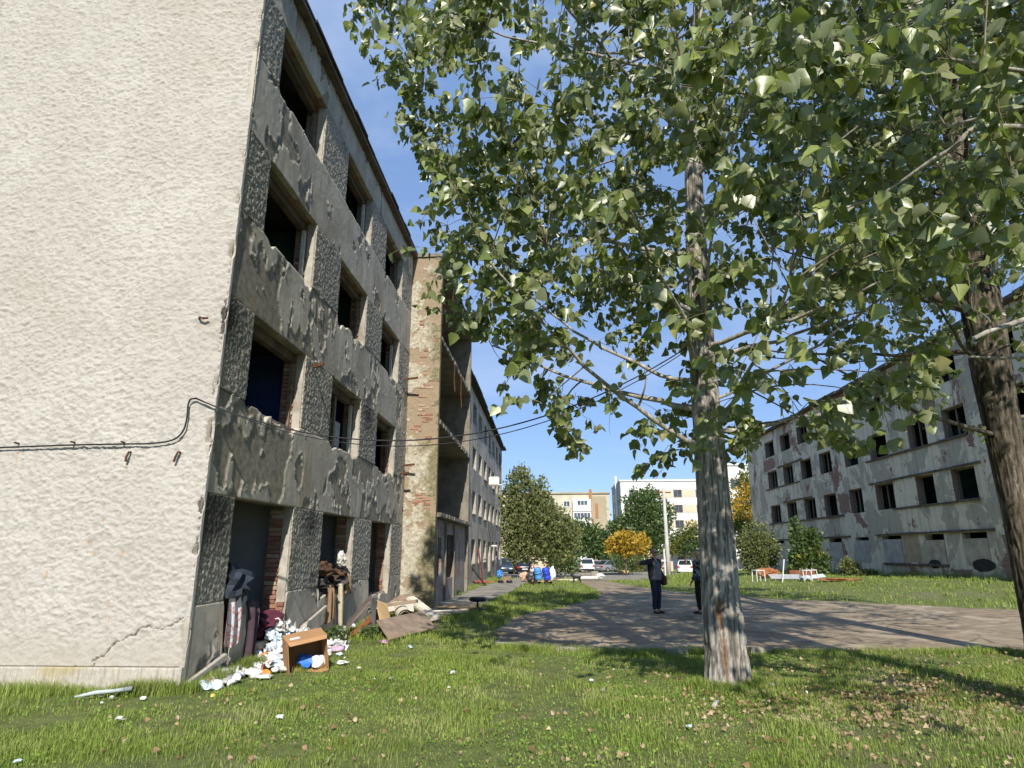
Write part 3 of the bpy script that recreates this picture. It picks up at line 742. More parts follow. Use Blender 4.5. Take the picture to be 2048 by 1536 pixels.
M_plasto = plain('ochre_plaster', (0.42, 0.31, 0.20), 0.9, 0.15, 2)
for i, (a, b, z0, z1) in enumerate(rw):
    if z0 < 2:
        top = z1-random.uniform(0.18, 0.32)
        o = rbpart(MB().box(RX-0.02, RX+0.03, a+0.03, b-0.03, z0-0.05, top), 'window_board', M_board1 if a > 37 else M_board2)
        o['label'] = 'grey sheet boarding over a ground floor window'
    else:
        fr = MB()
        for yq in (b-0.09, (a+b)/2, a+0.02):
            if random.random() < 0.6: fr.box(RX+0.2, RX+0.26, yq, yq+0.07, z0, z1)
        fr.box(RX+0.2, RX+0.26, a, b, z1-0.09, z1-0.003)
        rbpart(fr, 'window_frame', M_frame)
        rbpart(MB().box(RX+0.02, RX+0.38, b-0.004, b+0.03, z0, z1), 'reveal_strip', M_jamb) 
# string ledges over and under groups of windows
for (ya, yb, z) in ((30.4, 41.0, 2.60), (34.2, 40.6, 0.95), (44.5, 58, 2.60), (30.5, 41, 5.66), (31, 38.6, 4.0), (49, 60, 4.0), (50, 56, 5.66), (52, 60, 7.02), (51, 56.5, 8.66), (31, 41, 7.05), (45, 49, 4.0)):
    y = ya; mb = MB()
    while y < yb:
        L = random.uniform(.9, 2.4); mb.box(RX-0.10+random.uniform(-.03, .03), RX-0.003, y, min(y+L, yb), z-0.05, z+0.05+random.uniform(-.015, .015)); y += L+random.choice([0.01, 0.01, 0.12])
    rbpart(mb, 'ledge', M_eave)
# piers laid bare: broken brick edges and two holes under the boards, their inner dark painted as thin black plates
for yq, zq, w, h in ((35.4, 1.02, 1.1, 0.45), (31.6, 1.03, 1.7, 0.62)):
    n = 11; poly = [(yq+w*0.5*math.cos(t)*random.uniform(.85, 1.1), zq+h*0.5*math.sin(t)*random.uniform(.8, 1.1)) for t in np.linspace(0, 2*math.pi, n, endpoint=False)]
    rbpart(MB().prism(poly, RX-0.03, RX-0.024, 'x'), 'hole_shade_plate', M_felt)
M_bare = m_brickwall('bare_red_brick', 0.33, (0.30, 0.27, 0.22))
for ya, yb, za, zb in ((24.2, 30.4, -0.1, 2.5), (44.0, 45.6, 4.1, 5.5), (32.5, 34.0, 0.1, 0.8), (57, 60.2, 8.7, 9.7), (33, 34.2, 8.7, 11.3)):
    n = 16; cy, cz, w, h = (ya+yb)/2, (za+zb)/2, (yb-ya)/2, (zb-za)/2
    poly = []
    for t in np.linspace(0, 2*math.pi, n, endpoint=False):
        c, s_ = math.cos(t), math.sin(t); m_ = max(abs(c), abs(s_)); r_ = random.uniform(.8, 1.05)
        poly.append((cy+w*c/m_*r_, cz+h*s_/m_*r_))
    rbpart(MB().prism(poly, RX-0.012, RX-0.004, 'x'), 'bare_brick_patch', M_bare)
for ya, yb, za, zb, mm in ((36.6, 38.1, 1.08, 2.5, M_plasto),):
    rbpart(MB().box(RX-0.016, RX-0.003, ya, yb, za, zb), 'plaster_patch', mm)

# ------------------------------------------------------------------ far apartment blocks
M_beige = m_concrete('beige_render', (0.62, 0.56, 0.42), (0.48, 0.42, 0.30), 0.25)
M_tan = m_concrete('tan_gable_render', (0.47, 0.40, 0.28), (0.34, 0.28, 0.18), 0.3)
M_white = m_concrete('white_render', (0.82, 0.80, 0.77), (0.70, 0.68, 0.64), 0.2)
M_shadew = m_concrete('shaded_side_render', (0.40, 0.42, 0.46), (0.33, 0.34, 0.37), 0.3)  # side of the white block, its shade put into the colour
M_peach = plain('peach_panel', (0.66, 0.50, 0.36), 0.8, 0.08, 1)
t = NT('window_glass'); M_glass = t.bsdf(t.ramp(t.noise(0.7, 3), [(0.3, (0.03, 0.035, 0.045)), (0.7, (0.10, 0.12, 0.15))]), 0.12, spec=0.6)
M_pvc = plain('white_window_frame', (0.80, 0.80, 0.79), 0.45, 0.04, 3)
def window(parent, x, y, z, w, h, nx=2, fm=None):
    """window in a wall that faces the camera: frame ring and one pane per light, set at y (outer face)"""
    f = 0.09; fr = MB()
    fr.box(x, x+f, y-0.03, y+0.05, z, z+h).box(x+w-f, x+w, y-0.03, y+0.05, z, z+h).box(x+f, x+w-f, y-0.03, y+0.05, z, z+f).box(x+f, x+w-f, y-0.03, y+0.05, z+h-f, z+h)
    for i in range(1, nx): xc = x+w*i/nx; fr.box(xc-f/2, xc+f/2, y-0.03, y+0.05, z+f, z+h-f)
    o = fr.build('window', fm or M_pvc, parent, world=True)
    for i in range(nx):
        p = MB().box(x+w*i/nx+0.05, x+w*(i+1)/nx-0.05, y+0.0, y+0.03, z+0.05, z+h-0.05).build('pane', M_glass, None)
        p.parent = o; 
    return o
def fblock(loc, label): return empty('apartment_building', loc, label=label, cat='building')
# beige block
BY = 150.0
x0, x1 = -14.0, float(atY(1218, 1000, BY)[0]); zt = float(atY(1100, 988, BY)[2])
BB = fblock(((x0+x1)/2, BY, -2), 'distant beige apartment block with tan gable and white enclosed balconies')
MB().box(x0, x1, BY, BY+11, -4, zt).build('wall', M_beige, BB, world=True)
MB().box(x0-.3, x1+.3, BY-.35, BY+11.3, zt+0.004, zt+0.35).build('roof', M_tan, BB, world=True)
gx0 = float(atY(1185, 1000, BY)[0]); gx1 = float(atY(1212, 1000, BY)[0])
MB().box(gx0, gx1, BY-0.12, BY-0.004, -4, zt-0.6).build('gable_panel', M_tan, BB, world=True)
for i in range(9): MB().box(gx1+0.02, x1-0.05 if i % 2 else x1-0.5, BY-0.16, BY-0.006, zt-2.0-i*1.5, zt-1.25-i*1.5).build('quoin', M_beige, BB, world=True)
MB().box(gx0-0.75, gx0-0.15, BY-0.5, BY-0.004, -4, zt+1.0).build('chimney_pipe', plain('rust_pipe', (0.35, 0.17, 0.07), .8), BB, world=True)
MB().box(gx0+0.6, gx0+1.2, BY-0.25, BY-0.13, zt-5.5, zt-2.2).build('vent_strip', plain('rust_pipe', (0.35, 0.17, 0.07)), BB, world=True)
bx0, bx1 = float(atY(1145, 1000, BY)[0]), float(atY(1181, 1000, BY)[0])
for fl in range(5):
    z = zt-3.9-fl*2.8
    MB().box(bx0, bx1, BY-1.2, BY-0.004, z-0.1, z+2.55).build('balcony', M_pvc if fl != 1 else M_white, BB, world=True)
    if fl == 0: window(BB, bx0+1.0, BY-1.24, z+1.15, 2.4, 1.2, 3)
    else: window(BB, bx0+0.15, BY-1.24, z+0.95, bx1-bx0-0.3, 1.4, 5)
    for wx in (bx0-2.1, bx0-5.5, bx0-9.0, bx0-12.6): window(BB, wx, BY-0.07, z+0.9, 1.5, 1.4, 2)
MB().box(bx1-1.0, bx1-0.3, BY-1.6, BY-1.25, zt-8.0, zt-7.3).build('air_conditioner', M_whitew, BB, world=True)
# white block
WY = 122.0
wx0 = float(atY(1242, 1000, WY)[0]); wzt = float(atY(1242, 963, WY)[2]); wx1 = wx0+24
WB = fblock(((wx0+wx1)/2, WY, -2), 'bright white apartment block with shaded side behind the concrete pole')
MB().box(wx0+0.02, wx1, WY, WY+15.9, -4, wzt).build('wall', M_white, WB, world=True)
MB().box(wx0-0.06, wx0, WY+0.05, WY+16, -4, wzt-0.1).build('shaded_side_face', M_shadew, WB, world=True)
MB().box(wx0-.2, wx1+.2, WY-.2, WY+16.2, wzt+0.004, wzt+0.3).build('roof', M_white, WB, world=True)
for fl in range(5):
    z = wzt-3.0-fl*2.8
    for k in range(5):
        window(WB, wx0+1.6+4.1*k, WY-0.05, z, 1.55, 1.4, 2, M_frame)
        MB().box(wx0+3.25+4.1*k, wx0+5.55+4.1*k, WY-0.05, WY-0.004, z, z+1.4).build('spandrel_panel', M_peach, WB, world=True)
    for k in range(3):
        MB().box(wx0-0.10, wx0-0.07, WY+2+4.5*k, WY+3.4+4.5*k, z, z+1.4).build('window', M_glass, WB, world=True)
MB().box(wx0-0.42, wx0-0.12, WY+5.2, WY+5.6, -4, wzt+1.6).build('flue', M_pvc, WB, world=True)
# second white block, nearer, seen between trunk and right block
VY = 95.0
vx0 = float(atY(1436, 1000, VY)[0]); vzt = float(atY(1470, 931, VY)[2])
VB = fblock((vx0+9, VY, -2), 'nearer white apartment block between the near trunk and right derelict block')
MB().box(vx0, vx0+30, VY, VY+12, -4, vzt).build('wall', M_white, VB, world=True)
MB().box(vx0-.2, vx0+30.2, VY-.2, VY+12.2, vzt+0.004, vzt+0.3).build('roof', M_white, VB, world=True)
for fl in range(5):
    for k in range(6): window(VB, vx0+2.0+3.4*k, VY-0.05, vzt-3.4-fl*2.8, 1.5, 1.4, 2, M_frame)

# low garden wall behind the parked cars
gw = MB(); x = -3.0
for i in range(6): gw.box(x, x+3.3, 92, 92.25, float(tz(3, 92))-0.3, float(tz(3, 92))+1.3); x += 3.35
o = gw.build('boundary_wall', plain('pink_wall_render', (0.60, 0.45, 0.34), .9)); tag(o, 'low pinkish wall behind the parked cars', 'wall')

# ------------------------------------------------------------------ poles and cables
pb = atY(1337, 1137, 58.0); pb[2] = float(tz(pb[0], 58.0))
PL = empty('utility_pole', pb, label='tall pale concrete utility pole on the lawn before the white block', cat='pole')
top = atY(1326, 985, pb[1])
dzp = top[2]-pb[2]
MB().tube([(0, 0, -0.3), (0.0, 0, 2), (0, 0, dzp+0.4)], [0.21, 0.18, 0.11], 10).build('pole', m_concrete('pole_concrete', (0.58, 0.57, 0.53), (0.44, 0.42, 0.38), 0.8), PL, smooth=True)
MB().box(-0.36, -0.24, -0.08, 0.08, 0, 2.2).build('meter_strip', M_whitew, PL)
MB().bar((-0.6, 0, dzp), (0.6, 0, dzp), 0.1).build('crossarm', M_rust, PL)
p = gnd(1284, 1138); o = MB().tube([(p[0], p[1], p[2]-0.2), (p[0]-0.05, p[1], p[2]+3.2)], 0.07, 6).build('sapling_stake', M_whitew); tag(o, 'thin white stake standing under the yellow tree', 'stake')

def cable(name, pts, r, label, sub=None):
    o = MB().tube(pts, r, 6).build(name, M_cable, smooth=True); return tag(o, label, 'cable')
def sagpts(a, b, sag, n=28):
    a = np.array(a, float); b = np.array(b, float)
    return [tuple(a+(b-a)*t-np.array([0, 0, 4*sag*t*(1-t)])) for t in np.linspace(0, 1, n)]
def smoothpts(ps, n=8):
    P = [np.array(p, float) for p in ps]; out = []
    for i in range(len(P)-1):
        p0, p1, p2, p3 = P[max(i-1, 0)], P[i], P[i+1], P[min(i+2, len(P)-1)]
        for t in np.linspace(0, 1, n, endpoint=False):
            out.append(tuple(0.5*((2*p1)+(-p0+p2)*t+(2*p0-5*p1+4*p2-p3)*t*t+(-p0+3*p1-3*p2+p3)*t**3)))
    out.append(tuple(P[-1])); return out
wallpts = []
for q in ((-60, 896), (0, 895), (60, 893), (140, 890), (250, 888), (300, 887), (345, 880), (366, 862), (374, 835), (376, 812), (381, 799), (392, 797)):
    p = atY(q[0], q[1], EY-0.07); wallpts.append((p[0], p[1], p[2]))
cable('wall_cable', smoothpts(wallpts, 5), 0.012, 'black cable running across the white end wall up to its corner')
A = wallpts[-1]
cable('span_cable', sagpts(A, (2.02, 8.72, 4.50), 0.93), 0.010, 'black cable sagging from the white corner across the facade to the near trunk')
cable('span_cable', sagpts((A[0], A[1]-0.02, A[2]+0.01), (2.02, 8.72, 4.46), 1.0), 0.007, 'thinner cable hanging just below the sagging span from the corner')
cable('span_cable', sagpts((2.45, 8.95, 4.5), (8.6, 11.3, 5.3), 0.25), 0.008, 'cable from the near trunk to the right-hand trunk')
for px, py in ((38, 888), (150, 886), (250, 886)):
    p = atY(px, py, EY-0.03); o = MB().bar((p[0], EY+0.05, p[2]), (p[0]-0.01, EY-0.1, p[2]+0.01), 0.02).build('cable_clip', M_rust); tag(o, 'small rusty clip holding the black cable on the end wall', 'clip', 'clips along the wall cable')
for i, (px, py, lab) in enumerate(((405, 637, 'rusty bent hook high on the white end wall'), (257, 912, 'rusty nail below the cable on the end wall, left of two'), (355, 912, 'rusty bent nail below the cable near the wall corner'))):
    p = atY(px, py, EY-0.05)
    if i == 0: pts = [(p[0]-0.09, EY+0.03, p[2]+0.01), (p[0]-0.03, EY-0.08, p[2]+0.01), (p[0]+0.03, EY-0.09, p[2]-0.01), (p[0]+0.1, EY-0.08, p[2]-0.005)]
    else: pts = [(p[0]+0.02, EY+0.03, p[2]+0.06), (p[0]+0.01, EY-0.07, p[2]+0.05), (p[0]-0.01, EY-0.08, p[2]-0.02), (p[0]-0.015*i, EY-0.07, p[2]-0.08)]
    o = MB().tube(pts, 0.016, 6).build('iron_hook', M_rust); tag(o, lab, 'hook')
# ------------------------------------------------------------------ trees
def m_bark(name, a, b, c_):
    t = NT(name)
    v = t.mapping(scale=(1.5, 1.5, 0.30))
    n1 = t.noise(9, 6, 0.65, 0.8, vec=v); n2 = t.noise(40, 5, 0.7, vec=t.mapping(scale=(1, 1, 0.5))); n3 = t.noise(1.6, 5, 0.6)
    c = t.ramp(n1, [(0.32, a), (0.5, b), (0.66, c_)])
    c = t.mix(t.ramp(n2, [(0.35, 0.5), (0.6, 0)]), c, tuple(0.6*k for k in a))
    c = t.mix(t.ramp(n3, [(0.5, 0), (0.75, 0.45)]), c, c_)
    g = t.attr('groove'); c = t.mix(g, c, tuple(0.5*k for k in a))
    c = t.mix(t.attr('scar'), c, t.ramp(n2, [(0.35, (0.09, 0.045, 0.022)), (0.7, (0.30, 0.16, 0.07))]))
    return t.bsdf(c, 0.93, t.bump(t.mix(0.4, n1, n2), 0.8, 0.03), spec=0.15)
M_bark = m_bark('poplar_bark', (0.17, 0.148, 0.12), (0.37, 0.335, 0.285), (0.60, 0.57, 0.51))
M_bark2 = m_bark('dark_bark', (0.06, 0.05, 0.035), (0.13, 0.105, 0.075), (0.24, 0.205, 0.16))
M_twig = plain('twig_bark', (0.20, 0.165, 0.115), 0.85, 0.3, 8)
def m_leaf(name, stops, gloss=0.33, trans=0.30, spec=0.6, under=None):
    t = NT(name)
    r = t.attr('rnd')
    col = t.ramp(r, stops)
    col = t.mix(t.ramp(t.noise(30, 3), [(0.45, 0), (0.7, 0.25)]), col, tuple(k*0.6 for k in stops[0][1]))
    if under: col = t.mix(t.n('ShaderNodeNewGeometry').outputs['Backfacing'], col, t.mix(0.6, col, under))
    b = t.n('ShaderNodeBsdfPrincipled'); t.set(b.inputs['Base Color'], col); b.inputs['Roughness'].default_value = gloss; b.inputs['Specular IOR Level'].default_value = spec
    tr = t.n('ShaderNodeBsdfTranslucent'); t.set(tr.inputs[0], t.mix(0.65, col, (0.23, 0.33, 0.03)))
    m = t.n('ShaderNodeMixShader'); m.inputs[0].default_value = trans
    t.t.links.new(b.outputs[0], m.inputs[1]); t.t.links.new(tr.outputs[0], m.inputs[2]); t.t.links.new(m.outputs[0], t.out.inputs[0])
    return t.m
M_leaf = m_leaf('poplar_leaf', [(0.0, (0.05, 0.078, 0.02)), (0.5, (0.185, 0.235, 0.055)), (0.88, (0.34, 0.385, 0.095)), (0.96, (0.36, 0.34, 0.07)), (1.0, (0.32, 0.26, 0.06))], 0.42, 0.32, 1.0, (0.26, 0.27, 0.14))
M_needle = m_leaf('conifer_spray', [(0.0, (0.055, 0.08, 0.022)), (0.5, (0.13, 0.155, 0.045)), (0.9, (0.23, 0.23, 0.08)), (1.0, (0.29, 0.22, 0.10))], 0.7, 0.15)
M_green = m_leaf('green_leaf', [(0.0, (0.04, 0.07, 0.02)), (0.6, (0.085, 0.14, 0.04)), (1.0, (0.16, 0.21, 0.065))], 0.5, 0.3)
M_yellow = m_leaf('yellow_leaf', [(0.0, (0.30, 0.17, 0.02)), (0.5, (0.55, 0.33, 0.03)), (0.8, (0.65, 0.45, 0.06)), (1.0, (0.28, 0.30, 0.04))], 0.6, 0.35)
M_ygreen = m_leaf('yellowing_leaf', [(0.0, (0.06, 0.09, 0.015)), (0.5, (0.14, 0.17, 0.03)), (1.0, (0.38, 0.30, 0.04))], 0.55, 0.3)

# leaf outline of a poplar: broad deltoid blade folded along the midrib (x across, y to the tip, z up)
LEAF_V = np.array([(0, 0, 0), (0, .42, -.03), (0, 1.06, -.10), (-.30, .04, .03), (-.48, .30, .07), (-.26, .72, .02), (.30, .04, .03), (.48, .30, .07), (.26, .72, .02)])
LEAF_F = np.array([(0, 1, 4, 3), (1, 2, 5, 4), (0, 6, 7, 1), (1, 7, 8, 2)])
SIMPLE_V = np.array([(0, 0, 0), (-.4, .4, .08), (0, 1.0, 0), (.4, .4, .08)]); SIMPLE_F = np.array([(0, 3, 2, 1)])
def rot_frames(dirs, roll, rng):
    """frames whose y axis follows dirs"""
    y = dirs/np.linalg.norm(dirs, axis=1, keepdims=True)
    ref = np.stack([np.cos(roll), np.sin(roll), 0.35*rng.standard_normal(len(roll))], 1)
    x = np.cross(y, ref); x /= np.maximum(np.linalg.norm(x, axis=1, keepdims=True), 1e-6)
    z = np.cross(x, y)
    return np.stack([x, y, z], -1)            # columns = axes
def inst_mesh(name, P, Rm, S, TV, TF, rnd, jit=None):
    n = len(P); k = len(TV)
    tv = np.broadcast_to(TV, (n, k, 3)).copy()
    if jit is not None: tv[:, :, 2] *= jit[:, None]
    V = np.einsum('nij,nkj->nki', Rm, tv)*S[:, None, None]+P[:, None, :]
    F = (TF[None]+(np.arange(n)*k)[:, None, None]).reshape(-1, TF.shape[1])
    return np_mesh(name, V.reshape(-1, 3), F, {'rnd': np.repeat(rnd, k)})
def bezier(a, b, c, n):
    t = np.linspace(0, 1, n)[:, None]; return (1-t)**2*a+2*t*(1-t)*b+t*t*c
def tubes_np(paths, radii, n=5):
    """many tapered tubes as one mesh: list of (m,3) arrays"""
    Vs, Fs = [], []; off = 0
    ang = np.linspace(0, 2*math.pi, n, endpoint=False)
    for p, r in zip(paths, radii):
        d = np.gradient(p, axis=0); d /= np.maximum(np.linalg.norm(d, axis=1, keepdims=True), 1e-9)
        ref = np.array([0.31, 0.22, 0.92]) if abs(d[0] @ np.array([0.31, 0.22, 0.92])) < 0.9 else np.array([1.0, 0, 0])
        x = np.cross(d, ref); x /= np.linalg.norm(x, axis=1, keepdims=True); y = np.cross(d, x)
        ring = p[:, None, :]+(x[:, None, :]*np.cos(ang)[None, :, None]+y[:, None, :]*np.sin(ang)[None, :, None])*np.asarray(r)[:, None, None]
        m = len(p); Vs.append(ring.reshape(-1, 3))
        i = np.arange(m-1)[:, None]*n+np.arange(n)[None]; j = np.arange(m-1)[:, None]*n+(np.arange(n)[None]+1) % n
        Fs.append(np.stack([i, j, j+n, i+n], -1).reshape(-1, 4)+off); off += m*n
    return np.concatenate(Vs), np.concatenate(Fs)

def trunk_mesh(path, rads, seed, groove=0.09, nseg=72, dz=0.03, scar=None, flare=0.26):
    path = np.array(path, float); rads = np.array(rads, float)
    L = np.concatenate([[0], np.cumsum(np.linalg.norm(np.diff(path, axis=0), axis=1))])
    s = np.arange(0, L[-1], dz)
    C = np.stack([np.interp(s, L, path[:, i]) for i in range(3)], 1)
    k = 9; ker = np.ones(k)/k
    for i in range(2):
        pad = np.pad(C[:, i], (k//2, k//2), mode='edge'); C[:, i] = np.convolve(pad, ker, 'valid')
    R = np.interp(s, L, rads)
    th = np.linspace(0, 2*math.pi, nseg, endpoint=False)
    S_, T_ = np.meshgrid(s, th, indexing='ij')
    cx, sx = np.cos(T_)*3.0, np.sin(T_)*3.0
    warp = 0.5*(fbm(S_*0.9, T_*1.3, 1.2, 3, seed)-0.5)
    a = fbm(T_*5.0/ (2*math.pi)*8+warp*4, S_*1.2, 1.0, 4, seed+3, 0.55)
    a2 = fbm((T_+2*math.pi)*5.0/(2*math.pi)*8+warp*4, S_*1.2, 1.0, 4, seed+3, 0.55)
    w = sstep(5.6, 6.28, T_); a = a*(1-w)+a2*0*w+fbm((T_-2*math.pi)*5.0/(2*math.pi)*8+warp*4, S_*1.2, 1.0, 4, seed+3, 0.55)*w if False else a
    ridge = 1-np.abs(a-0.5)*4.2
    gr = sstep(0.55, 0.95, ridge)
    rad_ = R[:, None]*(1-groove*gr+0.09*(fbm(T_*1.2, S_*1.6, 1, 3, seed+8)-0.5)+0.025*(fbm(T_*9, S_*9, 1, 2, seed+12)-0.5))
    rad_ = rad_*(1+flare*np.exp(-S_/0.22)*(0.65+0.55*np.cos(5*T_+seed)+0.3*np.cos(3*T_+1)))
    sc = np.zeros_like(rad_)
    if scar is not None:
        for (t0, s0, tw, sh, dep) in scar:
            d = np.hypot((T_-t0+0.12*(fbm(S_, S_*0, 6, 2, seed+20)-0.5))/tw, (S_-s0)/sh)
            m = 1-sstep(0.75, 1.0, d); rad_ = rad_*(1-dep*m); sc = np.maximum(sc, m)
            lip = np.exp(-((d-1.15)/0.18)**2); rad_ = rad_*(1+0.05*lip)
    V = np.stack([C[:, 0][:, None]+rad_*np.cos(T_), C[:, 1][:, None]+rad_*np.sin(T_), np.broadcast_to(C[:, 2][:, None], rad_.shape)], -1)
    n = nseg; m = len(s)
    i = np.arange(m-1)[:, None]*n+np.arange(n)[None]; j = np.arange(m-1)[:, None]*n+(np.arange(n)[None]+1) % n
    F = np.stack([i, j, j+n, i+n], -1).reshape(-1, 4)
    return np_mesh('trunk', V.reshape(-1, 3), F, {'groove': gr.ravel()*0.9, 'scar': sc.ravel()}, smooth=True)

M_petiole = plain('petiole', (0.26, 0.27, 0.08), 0.6, 0.2, 30)
LEAF_OBJ_ME = []
for q in range(6):
    jz = 0.4+0.5*q; tv = LEAF_V.copy(); tv[:, 2] *= jz
    me = np_mesh('leaf', tv, LEAF_F, {'rnd': np.full(9, [0.1, 0.35, 0.5, 0.65, 0.85, 0.96][q])}); me.materials.append(M_leaf); LEAF_OBJ_ME.append(me)

def poplar(name, label, base, trunk, rads, crown, ntwig, nleaf, seed, keep, limbs, leaf=(0.10, 0.168), nind=300, scar=None, groove=0.09, tdz=0.03, extra_limbs=()):
    """crown: function(n, rng) -> candidate points ; keep: function(points)->bool mask ; limbs: list of (height, azimuth, length, rise, radius)"""
    rng = np.random.default_rng(seed)
    root = empty(name, base, label=label, cat='tree', group=None)
    B = np.array(base, float)
    tr = np.array(trunk, float)
    o = link('trunk', trunk_mesh(tr-B, rads, seed, groove, scar=scar, dz=tdz), M_bark if seed < 50 else M_bark2, root)  # right-hand poplar gets the darker bark, its shade put into the colour
    paths, radii = [], []
    def tp(h): return np.array([np.interp(h, tr[:, 2], tr[:, i]) for i in range(2)]+[h])
    for (h, az, L, rise, r) in limbs:
        a = tp(h); d = np.array([math.cos(az), math.sin(az), 0.0])
        c = a+d*L*0.95+np.array([0, 0, rise]); m = a+d*L*0.45+np.array([0, 0, rise*0.25])+rng.normal(0, 0.12, 3)
        p = bezier(a, m, c, 14); p[1:] += np.cumsum(rng.normal(0, 0.025, (13, 3)), 0)
        paths.append(p); radii.append(np.linspace(r, 0.012, 14))
    for p, r0, r1 in extra_limbs:
        p = np.array(smoothpts(p, 5)); paths.append(p); radii.append(np.linspace(r0, r1, len(p)))
    nl = len(paths)
    # limbs: one mesh object each
    for p, r in zip(paths, radii):
        V, F = tubes_np([p-B], [r], 8); link('limb', np_mesh('limb', V, F, smooth=True), M_bark if seed < 50 else M_bark2, root)
    samp = np.concatenate(paths+[np.stack([tp(h) for h in np.linspace(limbs[0][0], tr[-1, 2], 30)])])
    sinf = np.concatenate([r for r in radii]+[np.full(30, 0.02)])
    # secondary branches
    T2 = crown(9000, rng); T2 = T2[keep(T2, rng)][:ntwig//8]
    p2, r2 = [], []
    for t in T2:
        dd = np.linalg.norm(samp-t, axis=1)+0.6*np.maximum(samp[:, 2]-t[2], 0); i = int(np.argmin(dd)); a = samp[i]
        if np.linalg.norm(t-a) > 1.9: continue
        m = (a+t)/2+np.array([0, 0, 0.12*np.linalg.norm(t-a)])+rng.normal(0, 0.06, 3)
        pp = bezier(a, m, t, 8); p2.append(pp); r2.append(np.linspace(min(0.022, max(0.008, sinf[i]*0.6)), 0.004, 8))
    samp2 = np.concatenate(p2+paths)
    T3 = crown(60000, rng); T3 = T3[keep(T3, rng)][:ntwig]
    p3, r3 = [], []; LP, LD = [], []
    for t in T3:
        i = int(np.argmin(((samp2-t)**2).sum(1))); a = samp2[i]
        L = np.linalg.norm(t-a)
        if L > 1.6: a = t+(a-t)/L*1.6
        dr = 0.10+0.25*rng.random()
        m = (a+t)/2+np.array([0, 0, 0.10]); c = t-np.array([0, 0, dr*0.6])
        pp = bezier(a, m, c, 7); pp[2:-1] += rng.normal(0, 0.015, (4, 3)); p3.append(pp); r3.append(np.linspace(0.0055, 0.002, 7))
        k = max(3, int(nleaf*rng.uniform(0.5, 1.5)))
        tt = rng.random(k)**0.7; q = np.stack([np.interp(tt, np.linspace(0, 1, 7), pp[:, j]) for j in range(3)], 1)
        LP.append(q); LD.append(np.tile(pp[-1]-pp[0], (k, 1)))
    LP = np.concatenate(LP); LD = np.concatenate(LD); n = len(LP)
    LD = LD/np.maximum(np.linalg.norm(LD, axis=1, keepdims=True), 1e-6)
    az = rng.uniform(0, 2*math.pi, n)
    pet = np.stack([np.cos(az), np.sin(az), rng.uniform(-0.5, 0.5, n)], 1)*rng.uniform(0.03, 0.09, n)[:, None]+LD*0.02
    lb = LP+pet
    ydir = np.stack([np.cos(az)*0.55, np.sin(az)*0.55, -rng.uniform(0.15, 1.3, n)], 1)+rng.normal(0, 0.28, (n, 3))
    Rm = rot_frames(ydir, az+rng.normal(0, 0.8, n)+math.pi/2, rng)
    S = rng.uniform(leaf[0], leaf[1], n)*np.where(rng.random(n) < 0.2, 0.7, 1.0)
    rnd = np.clip(rng.beta(2.0, 2.6, n)*0.93+(rng.random(n) < 0.025)*0.5, 0, 1)
    # drop leaves that would sit right at the lens
    dc = np.linalg.norm(lb-CAM, axis=1); ok = dc > 1.5
    lb, LP, Rm, S, rnd, dc = lb[ok], LP[ok], Rm[ok], S[ok], rnd[ok], dc[ok]
    pj = proj(lb); inf = (pj[:, 0] > 0) & (pj[:, 0] < 2048) & (pj[:, 1] > 0) & (pj[:, 1] < 1536) & (pj[:, 2] > 0)
    big = np.where(inf, S/dc, 0); order = np.argsort(-big); ind = order[:nind]; rest = np.ones(len(lb), bool); rest[ind] = False
    tw = tubes_np([p-B for p in p2+p3], r2+r3, 4)
    o = link('twigs', np_mesh('twigs', *tw, smooth=True), M_twig, root); tag(o, kind='stuff')
    # petioles as fine strips
    a = LP-B; b = lb-B; side = np.cross(b-a, np.array([0.3, -1.0, 0.2])); side /= np.maximum(np.linalg.norm(side, axis=1, keepdims=True), 1e-6); side *= 0.0016
    V = np.stack([a-side, a+side, b+side, b-side], 1).reshape(-1, 3); F = np.arange(len(V)).reshape(-1, 4)
    o = link('petioles', np_mesh('petioles', V, F), M_petiole, root); tag(o, kind='stuff')
    cr = link('crown', inst_mesh('crown', (lb-B)[rest], Rm[rest], S[rest], LEAF_V, LEAF_F, rnd[rest], rng.uniform(0.2, 3.2, rest.sum())), M_leaf, root); tag(cr, kind='stuff')
    for i in ind:
        me = LEAF_OBJ_ME[min(5, int(rnd[i]*6))]
        lo = bpy.data.objects.new('leaf', me); COL.objects.link(lo); lo.parent = root
        Mx = Matrix([[Rm[i][r][c]*S[i] for c in range(3)]+[float((lb[i]-B)[r])] for r in range(3)]+[[0, 0, 0, 1]])
        lo.matrix_local = Mx
    return root


# --- near poplar
def crown_axis(cx, cy, prof, z0, z1):
    zs_, rs_ = np.array(prof)[:, 0], np.array(prof)[:, 1]
    def f(n, rng):
        z = rng.uniform(z0, z1, n*3); r = np.interp(z, zs_, rs_)
        th = rng.uniform(0, 2*math.pi, n*3); u = np.sqrt(rng.random(n*3))
        acc = rng.random(n*3) < (r/rs_.max())**2
        return np.stack([cx+r*u*np.cos(th), cy+r*u*np.sin(th), z], 1)[acc][:n]
    return f
POLY1 = [(560, -900), (600, -20), (650, 45), (725, 75), (735, 110), (760, 190), (800, 240), (815, 310), (855, 360), (840, 410), (800, 430), (790, 480), (835, 530), (828, 600), (850, 680),
         (940, 660), (1000, 655), (1010, 700), (1000, 740), (975, 790), (985, 820), (1060, 800), (1090, 840), (1080, 890), (1140, 900), (1230, 850), (1262, 900), (1270, 955), (1300, 975), (1330, 900), (1380, 890), (1430, 930),
         (1470, 890), (1520, 860), (1600, 880), (1690, 905), (1760, 900), (1800, 850), (1850, 840), (1870, 700), (1980, 520), (2400, 450), (2400, -900)]
